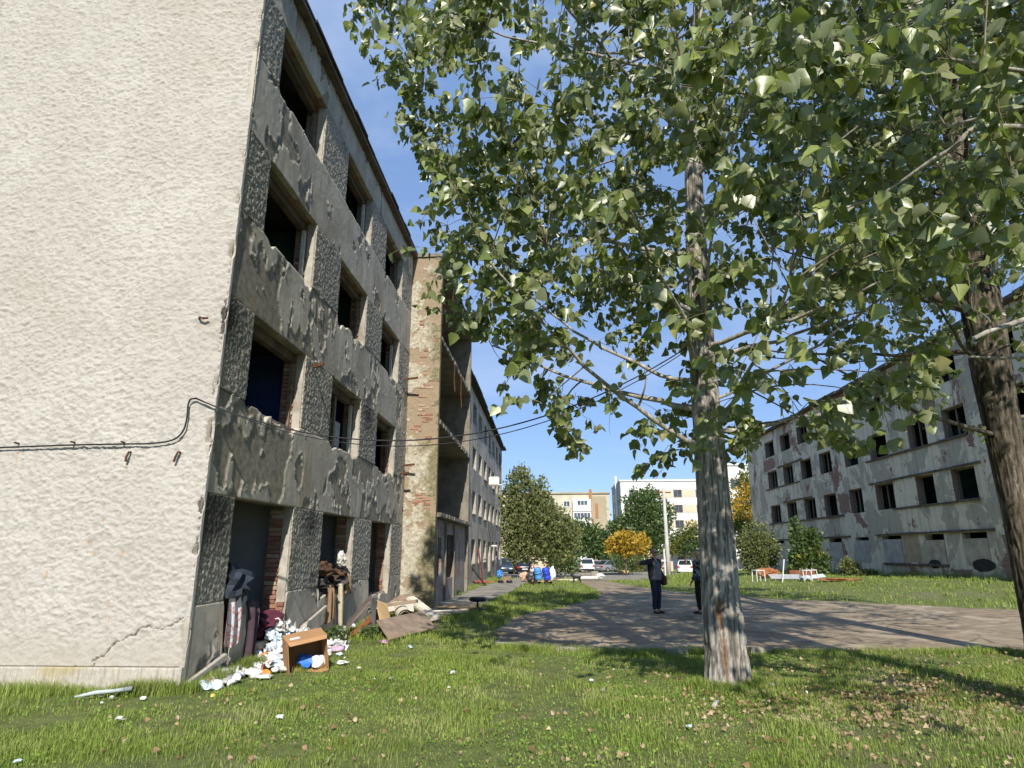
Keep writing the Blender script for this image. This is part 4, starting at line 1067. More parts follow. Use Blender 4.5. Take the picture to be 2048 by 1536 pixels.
GAPS = [(1500, 470, 60, 70), (1170, 780, 70, 60), (1560, 700, 110, 70), (1640, 820, 60, 25), (1480, 640, 60, 60), (940, 560, 25, 25), (960, 760, 25, 40), (1330, 700, 30, 60), (1700, 610, 60, 60), (1240, 720, 40, 50)]
def clear2(q):
    d = np.ones(len(q))
    for gx, gy in ((1990, 700), (1975, 600), (1955, 500), (1930, 400), (1905, 300), (1890, 200), (1800, 210), (1740, 150), (1860, 600)): d = d*(1-0.8*np.exp(-(((q[:, 0]-gx)/48)**2+((q[:, 1]-gy)/60)**2)**2))
    return d
def keep1(P, rng):
    q = proj(P); ok = inpoly(q[:, 0], q[:, 1]-14, POLY1) | (q[:, 1] < -30)
    den = np.ones(len(P))
    for gx, gy, a, b in GAPS: den *= 1-0.9*np.exp(-(((q[:, 0]-gx)/a)**2+((q[:, 1]-gy)/b)**2)**2)
    den *= np.where(q[:, 1] < -60, 0.18, 1.0)*np.where((q[:, 1] > 620), 1.0, 1.0)*np.where((q[:, 0] > 1350) & (q[:, 0] < 1440) & (q[:, 1] > 330) & (q[:, 1] < 480), 0.3, 1)
    cl = fbm(P[:, 0]+P[:, 2]*0.3, P[:, 1]+P[:, 2]*0.8, 1.1, 2, 610); den *= sstep(0.36, 0.56, cl)
    den *= clear2(q)
    return ok & (rng.random(len(P)) < den) & (np.linalg.norm(P-CAM, axis=1) > 3.2)
T1B = (2.28, 9.05, 0.0)
t1 = [(2.28, 9.05, -0.1), (2.28, 9.05, 0.6), (2.29, 9.05, 2.4), (2.30, 9.1, 4.2), (2.36, 9.15, 6.2), (2.43, 9.2, 7.6), (2.75, 9.2, 10.8), (2.9, 9.3, 14.0), (3.0, 9.3, 16.0)]
r1 = [0.285, 0.262, 0.225, 0.19, 0.16, 0.137, 0.09, 0.05, 0.02]
rl = random.Random(5)
L1 = [(h, rl.uniform(0, 6.28) if i % 3 else rl.uniform(2.4, 4.6), rl.uniform(2.6, 4.4), rl.uniform(0.4, 2.2), rl.uniform(0.022, 0.042)) for i, h in enumerate(np.linspace(3.1, 11.5, 26))]
L1 += [(3.35, 0.1, 3.2, 0.6, 0.045), (3.7, 3.0, 3.4, 1.2, 0.05), (4.6, 5.5, 3.0, 0.3, 0.04), (4.2, 4.3, 3.4, 1.0, 0.045)]
# bark wound facing the camera: a deep hole and a stripe below it
ang = math.atan2(-9.05, -2.22)+2*math.pi
SCAR = [(ang-0.16, 1.02, 0.16, 0.21, 0.20), (ang-0.05, 0.50, 0.085, 0.46, 0.05)]
poplar('poplar_tree', 'near poplar with bark wound low on its pale furrowed trunk', T1B, t1, r1,
       crown_axis(2.1, 7.9, [(2.6, 1.8), (3.2, 3.0), (4.2, 3.9), (5.5, 4.5), (7.5, 5.1), (9.5, 5.4), (12, 4.2), (15, 1.5)], 2.6, 15), 2250, 12, 21, keep1, L1, scar=SCAR)

# --- right-hand poplar, forking low
T2B = tuple(atY(2096, 1290, 11.4)); T2B = (T2B[0], 11.4, 0.0)
def q2(px, py, y=11.4): return tuple(atY(px, py, y))
t2 = [(T2B[0], 11.4, -0.1), q2(2070, 1180), q2(2032, 1000), q2(1990, 780), q2(1966, 640), q2(1935, 400), q2(1905, 250), q2(1880, 80), q2(1850, -200)]
r2_ = [0.30, 0.26, 0.235, 0.30, 0.33, 0.23, 0.19, 0.15, 0.06]
X2 = [([q2(1985, 660), q2(1940, 620), q2(1860, 590), q2(1780, 530, 11.8), q2(1740, 500, 12.0)], 0.13, 0.06), ([q2(1935, 420), q2(1860, 300), q2(1780, 200), q2(1700, 110), q2(1640, 0)], 0.15, 0.09),
      ([q2(1965, 600), q2(1985, 420), q2(1990, 250), q2(1985, 60), q2(1970, -150)], 0.18, 0.09), ([q2(1920, 340), q2(1830, 270), q2(1720, 240), q2(1610, 150), q2(1560, 40)], 0.10, 0.05)]
L2 = [(h, rl.uniform(0, 6.28) if i % 2 else rl.uniform(2.2, 4.4), rl.uniform(2.4, 4.6), rl.uniform(0.3, 2.0), rl.uniform(0.035, 0.06)) for i, h in enumerate(np.linspace(3.6, 12.5, 24))]
POLY2 = [(1430, -1500), (1480, 60), (1530, 300), (1560, 420), (1640, 560), (1700, 640), (1760, 690), (1800, 760), (1850, 790), (1870, 880), (1930, 900), (1960, 1000), (2010, 990), (2060, 950), (2700, 1100), (2700, -1500)]
G2 = [(1690, 340, 60, 60), (1600, 170, 50, 40), (1850, 400, 60, 60), (1640, 480, 60, 60), (1820, 520, 50, 40), (1750, 620, 60, 40), (1780, 40, 40, 25), (2030, 480, 30, 60), (1960, 730, 60, 60), (2010, 840, 60, 100), (1985, 640, 60, 70), (1960, 520, 55, 70), (1930, 420, 50, 70), (1900, 300, 45, 70), (1790, 520, 60, 40), (1860, 590, 60, 30), (1750, 180, 60, 40)]
def keep2(P, rng):
    q = proj(P); ok = inpoly(q[:, 0], q[:, 1], POLY2) | (q[:, 1] < -50)
    den = np.ones(len(P))
    for gx, gy, a, b in G2: den *= 1-0.85*np.exp(-(((q[:, 0]-gx)/a)**2+((q[:, 1]-gy)/b)**2)**2)
    den *= np.where((q[:, 1] > 680), 0.42, 1.0)*np.where(q[:, 1] < -60, 0.15, 0.85)*np.where(q[:, 0] > 2100, 0.2, 1)
    cl = fbm(P[:, 0]+P[:, 2]*0.3, P[:, 1]+P[:, 2]*0.8, 1.0, 2, 640); den *= sstep(0.34, 0.55, cl)
    return ok & (rng.random(len(P)) < den) & (np.linalg.norm(P-CAM, axis=1) > 4.5)
poplar('poplar_tree', 'right-hand poplar with dark forking trunk at the picture edge', T2B, t2, r2_,
       crown_axis(8.0, 12.6, [(3, 2.0), (4.5, 3.6), (6.5, 4.7), (9, 5.2), (12, 4.6), (16, 2)], 3.0, 16), 1450, 13, 71, keep2, L2, leaf=(0.08, 0.13), extra_limbs=X2, groove=0.08, tdz=0.05)

# --- third poplar standing just outside the right edge, its boughs reaching in
T3B = (6.2, 3.6, 0.0)
t3 = [(6.2, 3.6, -0.1), (6.2, 3.6, 3), (6.1, 3.6, 7), (6.0, 3.6, 19)]
L3 = [(h, rl.uniform(1.7, 4.4), rl.uniform(2.6, 4.2), rl.uniform(0.2, 1.0), rl.uniform(0.03, 0.05)) for h in np.linspace(2.8, 15, 24)]
X3 = [([(6.15, 3.6, 3.9), tuple(atY(2048, 640, 4.6)), tuple(atY(1950, 690, 4.7))], 0.035, 0.008), ([(6.15, 3.6, 3.6), tuple(atY(2060, 255, 4.4)), tuple(atY(1900, 300, 4.6)), tuple(atY(1760, 390, 5.0)), tuple(atY(1640, 430, 5.2))], 0.03, 0.006)]
POLY3 = [(1530, 40), (1640, -20), (1700, -1500), (4000, -1500), (4000, 1000), (2060, 900), (2000, 700), (1930, 640), (1900, 560), (1800, 520), (1700, 470), (1600, 470), (1520, 360), (1600, 300), (1700, 300), (1760, 200), (1640, 120)]
def keep3(P, rng):
    q = proj(P); infr = (q[:, 2] > 0.2) & (q[:, 0] < 2048) & (q[:, 0] > 0)
    ok = np.where(infr, inpoly(q[:, 0], q[:, 1], POLY3), True)
    den = np.where(infr, 0.55, np.where(P[:, 2] > 8.5, 0.6, 0.3))*sstep(0.38, 0.56, fbm(P[:, 0]+P[:, 2]*0.3, P[:, 1]+P[:, 2]*0.8, 0.8, 2, 660))
    den = den*clear2(q)
    return ok & (rng.random(len(P)) < den) & (np.linalg.norm(P-CAM, axis=1) > 3.4) & (P[:, 1] > 1.0)
poplar('poplar_tree', 'boughs of large pale leaves reaching in from the upper right edge', T3B, t3, [0.28, 0.24, 0.18, 0.05],
       crown_axis(5.5, 4.2, [(3.0, 1.8), (4, 3.0), (6, 3.6), (9, 3.8), (14, 3.6), (18, 1.5)], 3.0, 18), 1150, 12, 33, keep3, L3, leaf=(0.09, 0.145), extra_limbs=X3, tdz=0.2)

# --- smaller trees and shrubs
def bushy(name, label, base, h, blobs, n, leaf, mat, trunk_h=0.5, trunk_r=0.1, seed=1, up=0.3, cat='tree', mat2=None, frac2=0.0, lean=0.0, hollow=0.45):
    """blobs: list of (x,y,z,rx,ry,rz) relative to the base"""
    rng = np.random.default_rng(seed); root = empty(name, base, label=label, cat=cat)
    mb = MB(); mb.tube([(0, 0, -0.2), (lean*0.3, 0, trunk_h*0.5), (lean, 0, trunk_h), (lean*1.3, 0, h*0.85)], [trunk_r*1.25, trunk_r, trunk_r*0.85, trunk_r*0.15], 9)
    for k in range(10):
        b = blobs[rng.integers(len(blobs))]; z0 = rng.uniform(trunk_h*0.8, max(trunk_h+0.05, h*0.6))
        mb.tube([(lean, 0, z0), ((lean+b[0])/2, b[1]/2, (z0+b[2])/2+0.1), (b[0]+rng.normal(0, .3)*b[3], b[1]+rng.normal(0, .3)*b[4], b[2]+rng.normal(0, .3)*b[5])], [trunk_r*0.45, trunk_r*0.25, trunk_r*0.06], 5)
    mb.build('trunk', M_bark2, root, smooth=True)
    vol = np.array([b[3]*b[4]*b[5] for b in blobs])**0.75; cnt = (n*vol/vol.sum()).astype(int)
    Ps, Ds = [], []
    for b, c in zip(blobs, cnt):
        d = rng.normal(0, 1, (c, 3)); d /= np.linalg.norm(d, axis=1, keepdims=True)
        r = rng.random(c)**(hollow)
        lump = 0.42+1.05*fbm(d[:, 0]*2+b[0]*3+9, d[:, 2]*2+d[:, 1]*1.7+b[2], 1.9, 4, seed+70, .65)
        p = d*(r*lump)[:, None]*np.array(b[3:6])+np.array(b[:3]); Ps.append(p); Ds.append(d)
    P = np.concatenate(Ps); D = np.concatenate(Ds); k = P[:, 2] > 0.05
    P, D = P[k], D[k]; c = len(P)
    yd = D*0.8+np.array([0, 0, up])+rng.normal(0, 0.45, (c, 3))
    Rm = rot_frames(yd, rng.uniform(0, 6.28, c), rng)
    S = rng.uniform(leaf[0], leaf[1], c); rnd = np.clip(rng.beta(2, 2, c), 0, 1)
    if mat2 is not None:
        sel = fbm(P[:, 0]+seed, P[:, 2]*0.9+P[:, 1], 0.9, 3, seed+90) < (np.quantile(fbm(P[:, 0]+seed, P[:, 2]*0.9+P[:, 1], 0.9, 3, seed+90), frac2))
        o = link('crown', inst_mesh('crown', P[sel], Rm[sel], S[sel], SIMPLE_V, SIMPLE_F, rnd[sel]), mat2, root)
        P, Rm, S, rnd = P[~sel], Rm[~sel], S[~sel], rnd[~sel]
    o = link('crown', inst_mesh('crown', P, Rm, S, SIMPLE_V, SIMPLE_F, rnd), mat, root)
    return root
# big thuja by the path
b = gnd(1063, 1156); s_ = b[1]/FPX
def bl(px, py, rx, ry, dy=0.0, base=b):
    p = atY(px, py, base[1]); return (p[0]-base[0], dy, p[2]-base[2], rx*base[1]/FPX, rx*base[1]/FPX*0.9, ry*base[1]/FPX)
bushy('conifer_tree', 'dense dull green conifer beside the far wing with two tips', b, 7.5,
      [bl(1068, 1060, 60, 65), bl(1045, 1000, 40, 60), bl(1040, 962, 22, 34), bl(1082, 985, 16, 38), bl(1030, 1060, 32, 55), bl(1100, 1050, 42, 50), bl(1130, 1070, 36, 35), bl(1115, 1098, 40, 28), bl(1050, 1100, 45, 30), bl(1018, 1010, 20, 50), bl(1075, 1020, 34, 50)],
      15000, (0.13, 0.30), M_needle, 1.3, 0.22, 5, up=0.9, hollow=0.30)
b = gnd(1130, 1152)
bushy('shrub', 'low green shrub at the foot of the conifer', b, 2, [bl(1130, 1120, 30, 28, base=b), bl(1112, 1126, 22, 22, base=b), bl(1145, 1130, 14, 18, base=b)], 2600, (0.12, 0.25), M_green, .4, .06, 6, cat='shrub')
b = gnd(1028, 1148)
bushy('shrub', 'small dark shrub between the far wing and conifer', b, 2, [bl(1025, 1118, 18, 24, base=b)], 1200, (0.12, 0.22), M_needle, .4, .06, 7, cat='shrub')
b = np.array([gnd(1180, 1135)[0]-1.5, 90.0, float(tz(5, 90))])
bushy('deciduous_tree', 'mid green tree before the beige block', b, 6, [bl(1185, 1085, 40, 34, base=b), bl(1165, 1070, 28, 36, base=b), bl(1205, 1095, 26, 28, base=b), bl(1150, 1085, 20, 30, base=b)], 4500, (0.25, 0.5), M_green, 2, .2, 8)
b = np.array([atY(1283, 1120, 88)[0], 88.0, float(tz(14, 88))])
bushy('deciduous_tree', 'tall dark green tree left of the concrete pole', b, 8, [bl(1285, 1040, 44, 56, base=b), bl(1275, 1010, 30, 36, base=b), bl(1250, 1060, 32, 36, base=b), bl(1310, 1060, 34, 40, base=b), bl(1330, 1030, 22, 30, base=b), bl(1290, 1090, 50, 30, base=b), bl(1300, 1000, 24, 30, base=b), bl(1232, 1062, 20, 22, base=b)], 8000, (0.22, 0.48), M_green, 2, .25, 9)
b = np.array([atY(1252, 1135, 62)[0], 62.0, float(tz(9, 62))])
bushy('autumn_tree', 'small tree with orange yellow autumn crown', b, 4, [bl(1250, 1088, 34, 24, base=b), bl(1225, 1092, 18, 16, base=b), bl(1282, 1088, 16, 22, base=b), bl(1250, 1074, 22, 12, base=b)], 3400, (0.16, 0.32), M_yellow, 1.2, .08, 10)
b = gnd(1258, 1148)
bushy('shrub', 'rounded green shrub under the yellow tree', b, 1.8, [bl(1258, 1122, 30, 24, base=b), bl(1240, 1124, 20, 22, base=b), bl(1278, 1130, 14, 14, base=b)], 3000, (0.10, 0.22), M_green, .3, .05, 12, cat='shrub', mat2=M_ygreen, frac2=0.3)
b = np.array([atY(1372, 1120, 72)[0], 72.0, float(tz(15, 72))])
bushy('autumn_tree', 'loose yellowing tree just left of the near trunk', b, 4.5, [bl(1365, 1085, 26, 26, base=b), bl(1385, 1070, 24, 26, base=b), bl(1350, 1095, 16, 18, base=b), bl(1390, 1100, 18, 16, base=b)], 2600, (0.16, 0.32), M_green, 1.5, .1, 13, mat2=M_ygreen, frac2=0.5)
b = np.array([atY(1497, 1130, 76)[0], 76.0, float(tz(24, 76))])
bushy('autumn_tree', 'tall golden tree against the right block corner', b, 9, [bl(1490, 1020, 32, 60, base=b), bl(1478, 1045, 22, 22, base=b), bl(1505, 980, 24, 40, base=b), bl(1500, 1070, 30, 40, base=b), bl(1488, 965, 14, 26, base=b)], 5200, (0.18, 0.36), M_ygreen, 2.5, .2, 14, mat2=M_yellow, frac2=0.55)
b = gnd(1515, 1150)
bushy('shrub', 'clipped rounded olive green bush before the right block', b, 3.2, [bl(1515, 1092, 37, 43, base=b), bl(1500, 1100, 26, 36, base=b), bl(1530, 1104, 26, 34, base=b), bl(1512, 1125, 26, 20, base=b)], 7000, (0.09, 0.18), M_needle, .5, .12, 15, cat='shrub', hollow=0.25)
b = gnd(1612, 1150)
bushy('shrub', 'tall leafy dark shrub growing against the right block', b, 3.6, [bl(1605, 1120, 26, 30, base=b), bl(1632, 1125, 24, 28, base=b), bl(1592, 1075, 12, 30, base=b), bl(1622, 1080, 18, 26, base=b), bl(1590, 1050, 7, 16, base=b), bl(1610, 1142, 34, 12, base=b)], 3600, (0.14, 0.30), M_green, .4, .06, 16, cat='shrub', mat2=M_ygreen, frac2=0.12)
b = gnd(1702, 1152)
bushy('shrub', 'wispy grey green bush by the wall below the second boarded window', b, 1.2, [bl(1702, 1138, 18, 14, base=b), bl(1694, 1128, 10, 12, base=b), bl(1735, 1150, 22, 8, base=b)], 1600, (0.09, 0.18), M_needle, .2, .03, 17, cat='shrub')
# bare-twigged wisps on the skyline above the right block
# ------------------------------------------------------------------ people
def skin(name, joints, edges, root, sub=2):
    """joints: dict name -> (x,y,z,rx[,ry]) ; grows one continuous surface"""
    names = list(joints); me = bpy.data.meshes.new(name)
    me.from_pydata([joints[k][:3] for k in names], [(names.index(a), names.index(b)) for a, b in edges], [])
    o = bpy.data.objects.new(name, me); COL.objects.link(o)
    sm = o.modifiers.new('s', 'SKIN'); sm.use_smooth_shade = True
    for i, k in enumerate(names):
        j = joints[k]; sv = me.skin_vertices[0].data[i]; sv.radius = (j[3], j[4] if len(j) > 4 else j[3]); sv.use_root = (k == root)
    ss = o.modifiers.new('u', 'SUBSURF'); ss.levels = sub; ss.render_levels = sub
    dg = bpy.context.evaluated_depsgraph_get(); ev = o.evaluated_get(dg)
    out = bpy.data.meshes.new_from_object(ev); out.name = name
    bpy.data.objects.remove(o); bpy.data.meshes.remove(me)
    out.polygons.foreach_set('use_smooth', [True]*len(out.polygons))
    return out
def blob(c, r, n=16, m=10, fn=None):
    vs = []; fs = []
    for i in range(m+1):
        th = math.pi*i/m
        for k in range(n):
            a = 2*math.pi*k/n; d = np.array([math.sin(th)*math.cos(a), math.sin(th)*math.sin(a), math.cos(th)])
            s = 1.0 if fn is None else fn(d); vs.append(tuple(np.array(c)+d*np.array(r)*s))
    for i in range(m):
        for k in range(n): a = i*n+k; b = i*n+(k+1) % n; fs.append((a, a+n, b+n, b))
    return vs, fs
M_skin = plain('skin', (0.48, 0.28, 0.19), 0.6, 0.08, 20); M_jacket = plain('black_jacket', (0.022, 0.023, 0.027), 0.75, 0.2, 12)
M_jeans = plain('navy_trousers', (0.022, 0.028, 0.055), 0.85, 0.2, 14); M_sweat = plain('grey_sweater', (0.16, 0.165, 0.18), 0.9, 0.12, 25)
M_shoe = plain('brown_shoe', (0.07, 0.035, 0.02), 0.6, 0.2, 20); M_black = plain('black_plastic', (0.015, 0.015, 0.017), 0.35, 0.1, 10)
M_bag = plain('brown_leather_bag', (0.05, 0.018, 0.016), 0.5, 0.2, 12); M_hair = plain('short_grey_hair', (0.10, 0.08, 0.065), 0.9, 0.2, 40)
t = NT('dark_floral_cloth'); _n = t.noise(14, 4, 0.6, 0.6, vec=t.obj()); M_floral = t.bsdf(t.ramp(_n, [(0.44, (0.015, 0.018, 0.025)), (0.52, (0.05, 0.09, 0.10)), (0.60, (0.35, 0.38, 0.38))]), 0.85)

def person(loc, rz, label, arms, jacket, inner, trousers, bald=True, bag=False, H=1.72):
    """local frame: person faces -y, his right side is -x"""
    root = empty('person', loc, rz, label, 'person'); k = H/1.75
    J = dict(pelvis=(0, 0, .95, .155, .12), waist=(0, -.02, 1.10, .155, .13), chest=(0, -.01, 1.32, .175, .125), neckb=(0, .02, 1.47, .075, .07), neck=(0, .005, 1.53, .058, .058), headc=(0, -.02, 1.60, .062, .07),
             hipL=(.09, 0, .90, .095), kneeL=(.10, -.03, .50, .062), ankL=(.10, .02, .10, .042), toeL=(.12, -.17, .035, .038, .03),
             hipR=(-.09, 0, .90, .095), kneeR=(-.10, -.04, .50, .062), ankR=(-.09, .0, .10, .042), toeR=(-.13, -.19, .035, .038, .03),
             shL=(.19, .0, 1.42, .062), shR=(-.19, .0, 1.42, .062))
    for sd in 'LR': J['el'+sd] = (*arms[sd][0], .045); J['wr'+sd] = (*arms[sd][1], .030); J['pa'+sd] = (*arms[sd][2], .036, .020)
    E = [('pelvis', 'waist'), ('waist', 'chest'), ('chest', 'neckb'), ('neckb', 'neck'), ('neck', 'headc')]
    for sd in 'LR': E += [('pelvis', 'hip'+sd), ('hip'+sd, 'knee'+sd), ('knee'+sd, 'ank'+sd), ('ank'+sd, 'toe'+sd), ('chest', 'sh'+sd), ('sh'+sd, 'el'+sd), ('el'+sd, 'wr'+sd), ('wr'+sd, 'pa'+sd)]
    # fingers rooted inside the palm
    for sd in 'LR':
        w = np.array(arms[sd][1]); p = np.array(arms[sd][2]); d = (p-w)/np.linalg.norm(p-w); side = np.cross(d, [0, 0.25, 1]); side /= np.linalg.norm(side); nrm = np.cross(side, d)
        for q, (o_, L) in enumerate(((-.027, .070), (-.009, .082), (.009, .078), (.027, .060))):
            a = p+d*.03+side*o_; b = a+d*L*.55-nrm*.006; c = b+d*L*.40-nrm*.022
            J[f'f{sd}{q}a'] = (*a, .0095); J[f'f{sd}{q}b'] = (*b, .0085); J[f'f{sd}{q}c'] = (*c, .007); E += [('pa'+sd, f'f{sd}{q}a'), (f'f{sd}{q}a', f'f{sd}{q}b'), (f'f{sd}{q}b', f'f{sd}{q}c')]
        a = p-d*.02+side*-.045; b = a+d*.045-side*.02
        J[f't{sd}a'] = (*a, .011); J[f't{sd}b'] = (*b, .009); E += [('pa'+sd, f't{sd}a'), (f't{sd}a', f't{sd}b')]
    me = skin('body', J, E, 'pelvis', 2); 
    # head joined to the same mesh
    def hf(d):
        s = 1.0
        if d[2] < -0.2: s *= 0.90+0.10*(1+d[2])
        if d[1] < -0.6: s *= 1.0+0.06*math.exp(-((d[0]/.16)**2+((d[2]+.12)/.2)**2))*1.6-0.05*math.exp(-((abs(d[0])-.3)/.13)**2-((d[2]-.08)/.12)**2)
        return s
    vs, fs = blob((0, -.03, 1.655), (.078, .098, .115), 20, 14, hf)
    bm = bmesh.new(); bm.from_mesh(me); bv = [bm.verts.new(v) for v in vs]
    for f in fs:
        try: bm.faces.new([bv[i] for i in f]).smooth = True
        except Exception: pass
    for sx in (-1, 1):
        ev, ef = blob((sx*.079, -.015, 1.645), (.012, .022, .032), 8, 6); eb = [bm.verts.new(v) for v in ev]
        for f in ef: 
            try: bm.faces.new([eb[i] for i in f]).smooth = True
            except Exception: pass
    bm.to_mesh(me); bm.free()
    link('body', me, M_skin, root)
    # clothing
    g = lambda n, s=1.0, dr=0.0: (*J[n][:3], *[r*s+dr for r in (J[n][3:] if len(J[n]) > 4 else (J[n][3], J[n][3]))])
    Tj = {n: g(n, 1.06, .012) for n in ('hipL', 'kneeL', 'ankL', 'hipR', 'kneeR', 'ankR')}; Tj['pelvis'] = g('pelvis', 1.12, .02); Tj['waistb'] = (0, -.01, 1.05, .185, .16)
    for sd in 'LR': a = Tj['ank'+sd]; Tj['ank'+sd] = (a[0], a[1], .085, .062, .062)
    link('trousers', skin('trousers', Tj, [('pelvis', 'waistb'), ('pelvis', 'hipL'), ('hipL', 'kneeL'), ('kneeL', 'ankL'), ('pelvis', 'hipR'), ('hipR', 'kneeR'), ('kneeR', 'ankR')], 'pelvis', 2), trousers, root)
    Sj = dict(hem=(0, -.055, .90, .175, .15), waist=(0, -.06, 1.10, .17, .155), chest=(0, -.03, 1.32, .175, .135), nb=(0, .0, 1.46, .10, .085))
    link('sweater', skin('sweater', Sj, [('hem', 'waist'), ('waist', 'chest'), ('chest', 'nb')], 'waist', 2), inner, root)
    Jj = dict(hem=(0, .035, .80, .205, .15), waist=(0, .03, 1.08, .20, .15), chest=(0, .02, 1.32, .195, .14), nb=(0, .035, 1.48, .09, .07), shL=g('shL', 1.15, .02), shR=g('shR', 1.15, .02), elL=g('elL', 1.1, .018), elR=g('elR', 1.1, .018), wrL=g('wrL', 1.1, .016), wrR=g('wrR', 1.1, .016))
    link('jacket', skin('jacket', Jj, [('hem', 'waist'), ('waist', 'chest'), ('chest', 'nb'), ('chest', 'shL'), ('shL', 'elL'), ('elL', 'wrL'), ('chest', 'shR'), ('shR', 'elR'), ('elR', 'wrR')], 'chest', 2), jacket, root)
    for sx, tn in ((1, 'L'), (-1, 'R')):
        a = J['ank'+tn]; b_ = J['toe'+tn]
        link('shoe', skin('shoe', dict(h=(a[0], a[1]+.03, .05, .045, .045), m=((a[0]+b_[0])/2, (a[1]+b_[1])/2, .045, .05, .04), t=(b_[0], b_[1]-.02, .035, .042, .03)), [('h', 'm'), ('m', 't')], 'm', 2), M_shoe, root)
    if bald:
        MB().box(-.07, -.008, -.135, -.118, 1.655, 1.69).box(.008, .07, -.135, -.118, 1.655, 1.69).box(-.008, .008, -.133, -.122, 1.672, 1.682).box(-.082, -.074, -.125, -.01, 1.67, 1.682).box(.074, .082, -.125, -.01, 1.67, 1.682).build('sunglasses', M_black, root)
    vs, fs = blob((0, -.018, 1.665), (.080, .094, .112), 18, 12); hv = [(v[0], v[1], v[2]) for v in vs]
    keepf = [f for f in fs if all((hv[i][1] > 0.005 or hv[i][2] > 1.74) and hv[i][2] > 1.61 and (not bald or hv[i][2] < 1.71) for i in f)]
    if keepf: MB().add(hv, keepf).build('hair', M_hair, root, smooth=True)
    if bag:
        MB().box(.10, .30, -.20, -.10, .76, 1.02).build('shoulder_bag', M_bag, root, bevel=.025)
        MB().tube([(.20, -.17, 1.02), (.05, -.16, 1.25), (-.13, -.10, 1.46), (-.14, .06, 1.47), (.05, .17, 1.25), (.22, .0, 1.02)], .012, 5).build('bag_strap', M_bag, root)
    root.scale = (k, k, k)
    return root
mp_ = gnd(1314, 1227)
man = person(mp_, rad(42), 'person in dark open jacket and sunglasses standing on the road, arm stretched left', dict(R=[(-.46, .06, 1.38), (-.70, -.02, 1.36), (-.79, -.05, 1.37)], L=[(.27, .06, 1.14), (.26, -.10, .95), (.26, -.16, .89)]), M_jacket, M_sweat, M_jeans, bag=True, H=1.74)
wp_ = gnd(1401, 1228)
wom = person((wp_[0]+0.05, wp_[1], wp_[2]), rad(-70), 'person in dark floral top half hidden behind the near trunk', dict(R=[(-.26, .05, 1.14), (-.25, -.08, .92), (-.25, -.13, .85)], L=[(.26, .06, 1.14), (.25, -.06, .92), (.25, -.11, .85)]), M_floral, M_floral, M_black, bald=False, H=1.70)

# ------------------------------------------------------------------ animals
dp = gnd(1153, 1166)
M_fur = plain('black_fur', (0.02, 0.018, 0.016), 0.9, 0.3, 30)
dj = dict(rump=(.22, 0, .33, .075), belly=(.02, 0, .33, .07), chest=(-.17, 0, .33, .088), neck=(-.26, 0, .43, .05), head=(-.31, 0, .50, .052), muz=(-.39, 0, .475, .026),
          tail1=(.30, 0, .40, .022), tail2=(.36, 0, .50, .015), fl=(-.17, .055, .22, .032), flk=(-.16, .055, .12, .022), flp=(-.18, .055, .02, .022), fr=(-.17, -.055, .22, .032), frk=(-.16, -.055, .12, .022), frp=(-.18, -.055, .02, .022),
          hl=(.20, .06, .24, .045), hlk=(.26, .06, .13, .022), hlp=(.22, .06, .02, .022), hr=(.20, -.06, .24, .045), hrk=(.26, -.06, .13, .022), hrp=(.22, -.06, .02, .022), earl=(-.29, .035, .565, .014), earr=(-.29, -.035, .565, .014))
DG = empty('dog', dp, 0.3, 'small black dog at the edge of the grass by the road', 'dog')
link('body', skin('body', dj, [('rump', 'belly'), ('belly', 'chest'), ('chest', 'neck'), ('neck', 'head'), ('head', 'muz'), ('rump', 'tail1'), ('tail1', 'tail2'), ('chest', 'fl'), ('fl', 'flk'), ('flk', 'flp'), ('chest', 'fr'), ('fr', 'frk'), ('frk', 'frp'), ('rump', 'hl'), ('hl', 'hlk'), ('hlk', 'hlp'), ('rump', 'hr'), ('hr', 'hrk'), ('hrk', 'hrp'), ('head', 'earl'), ('head', 'earr')], 'belly', 1), M_fur, DG)

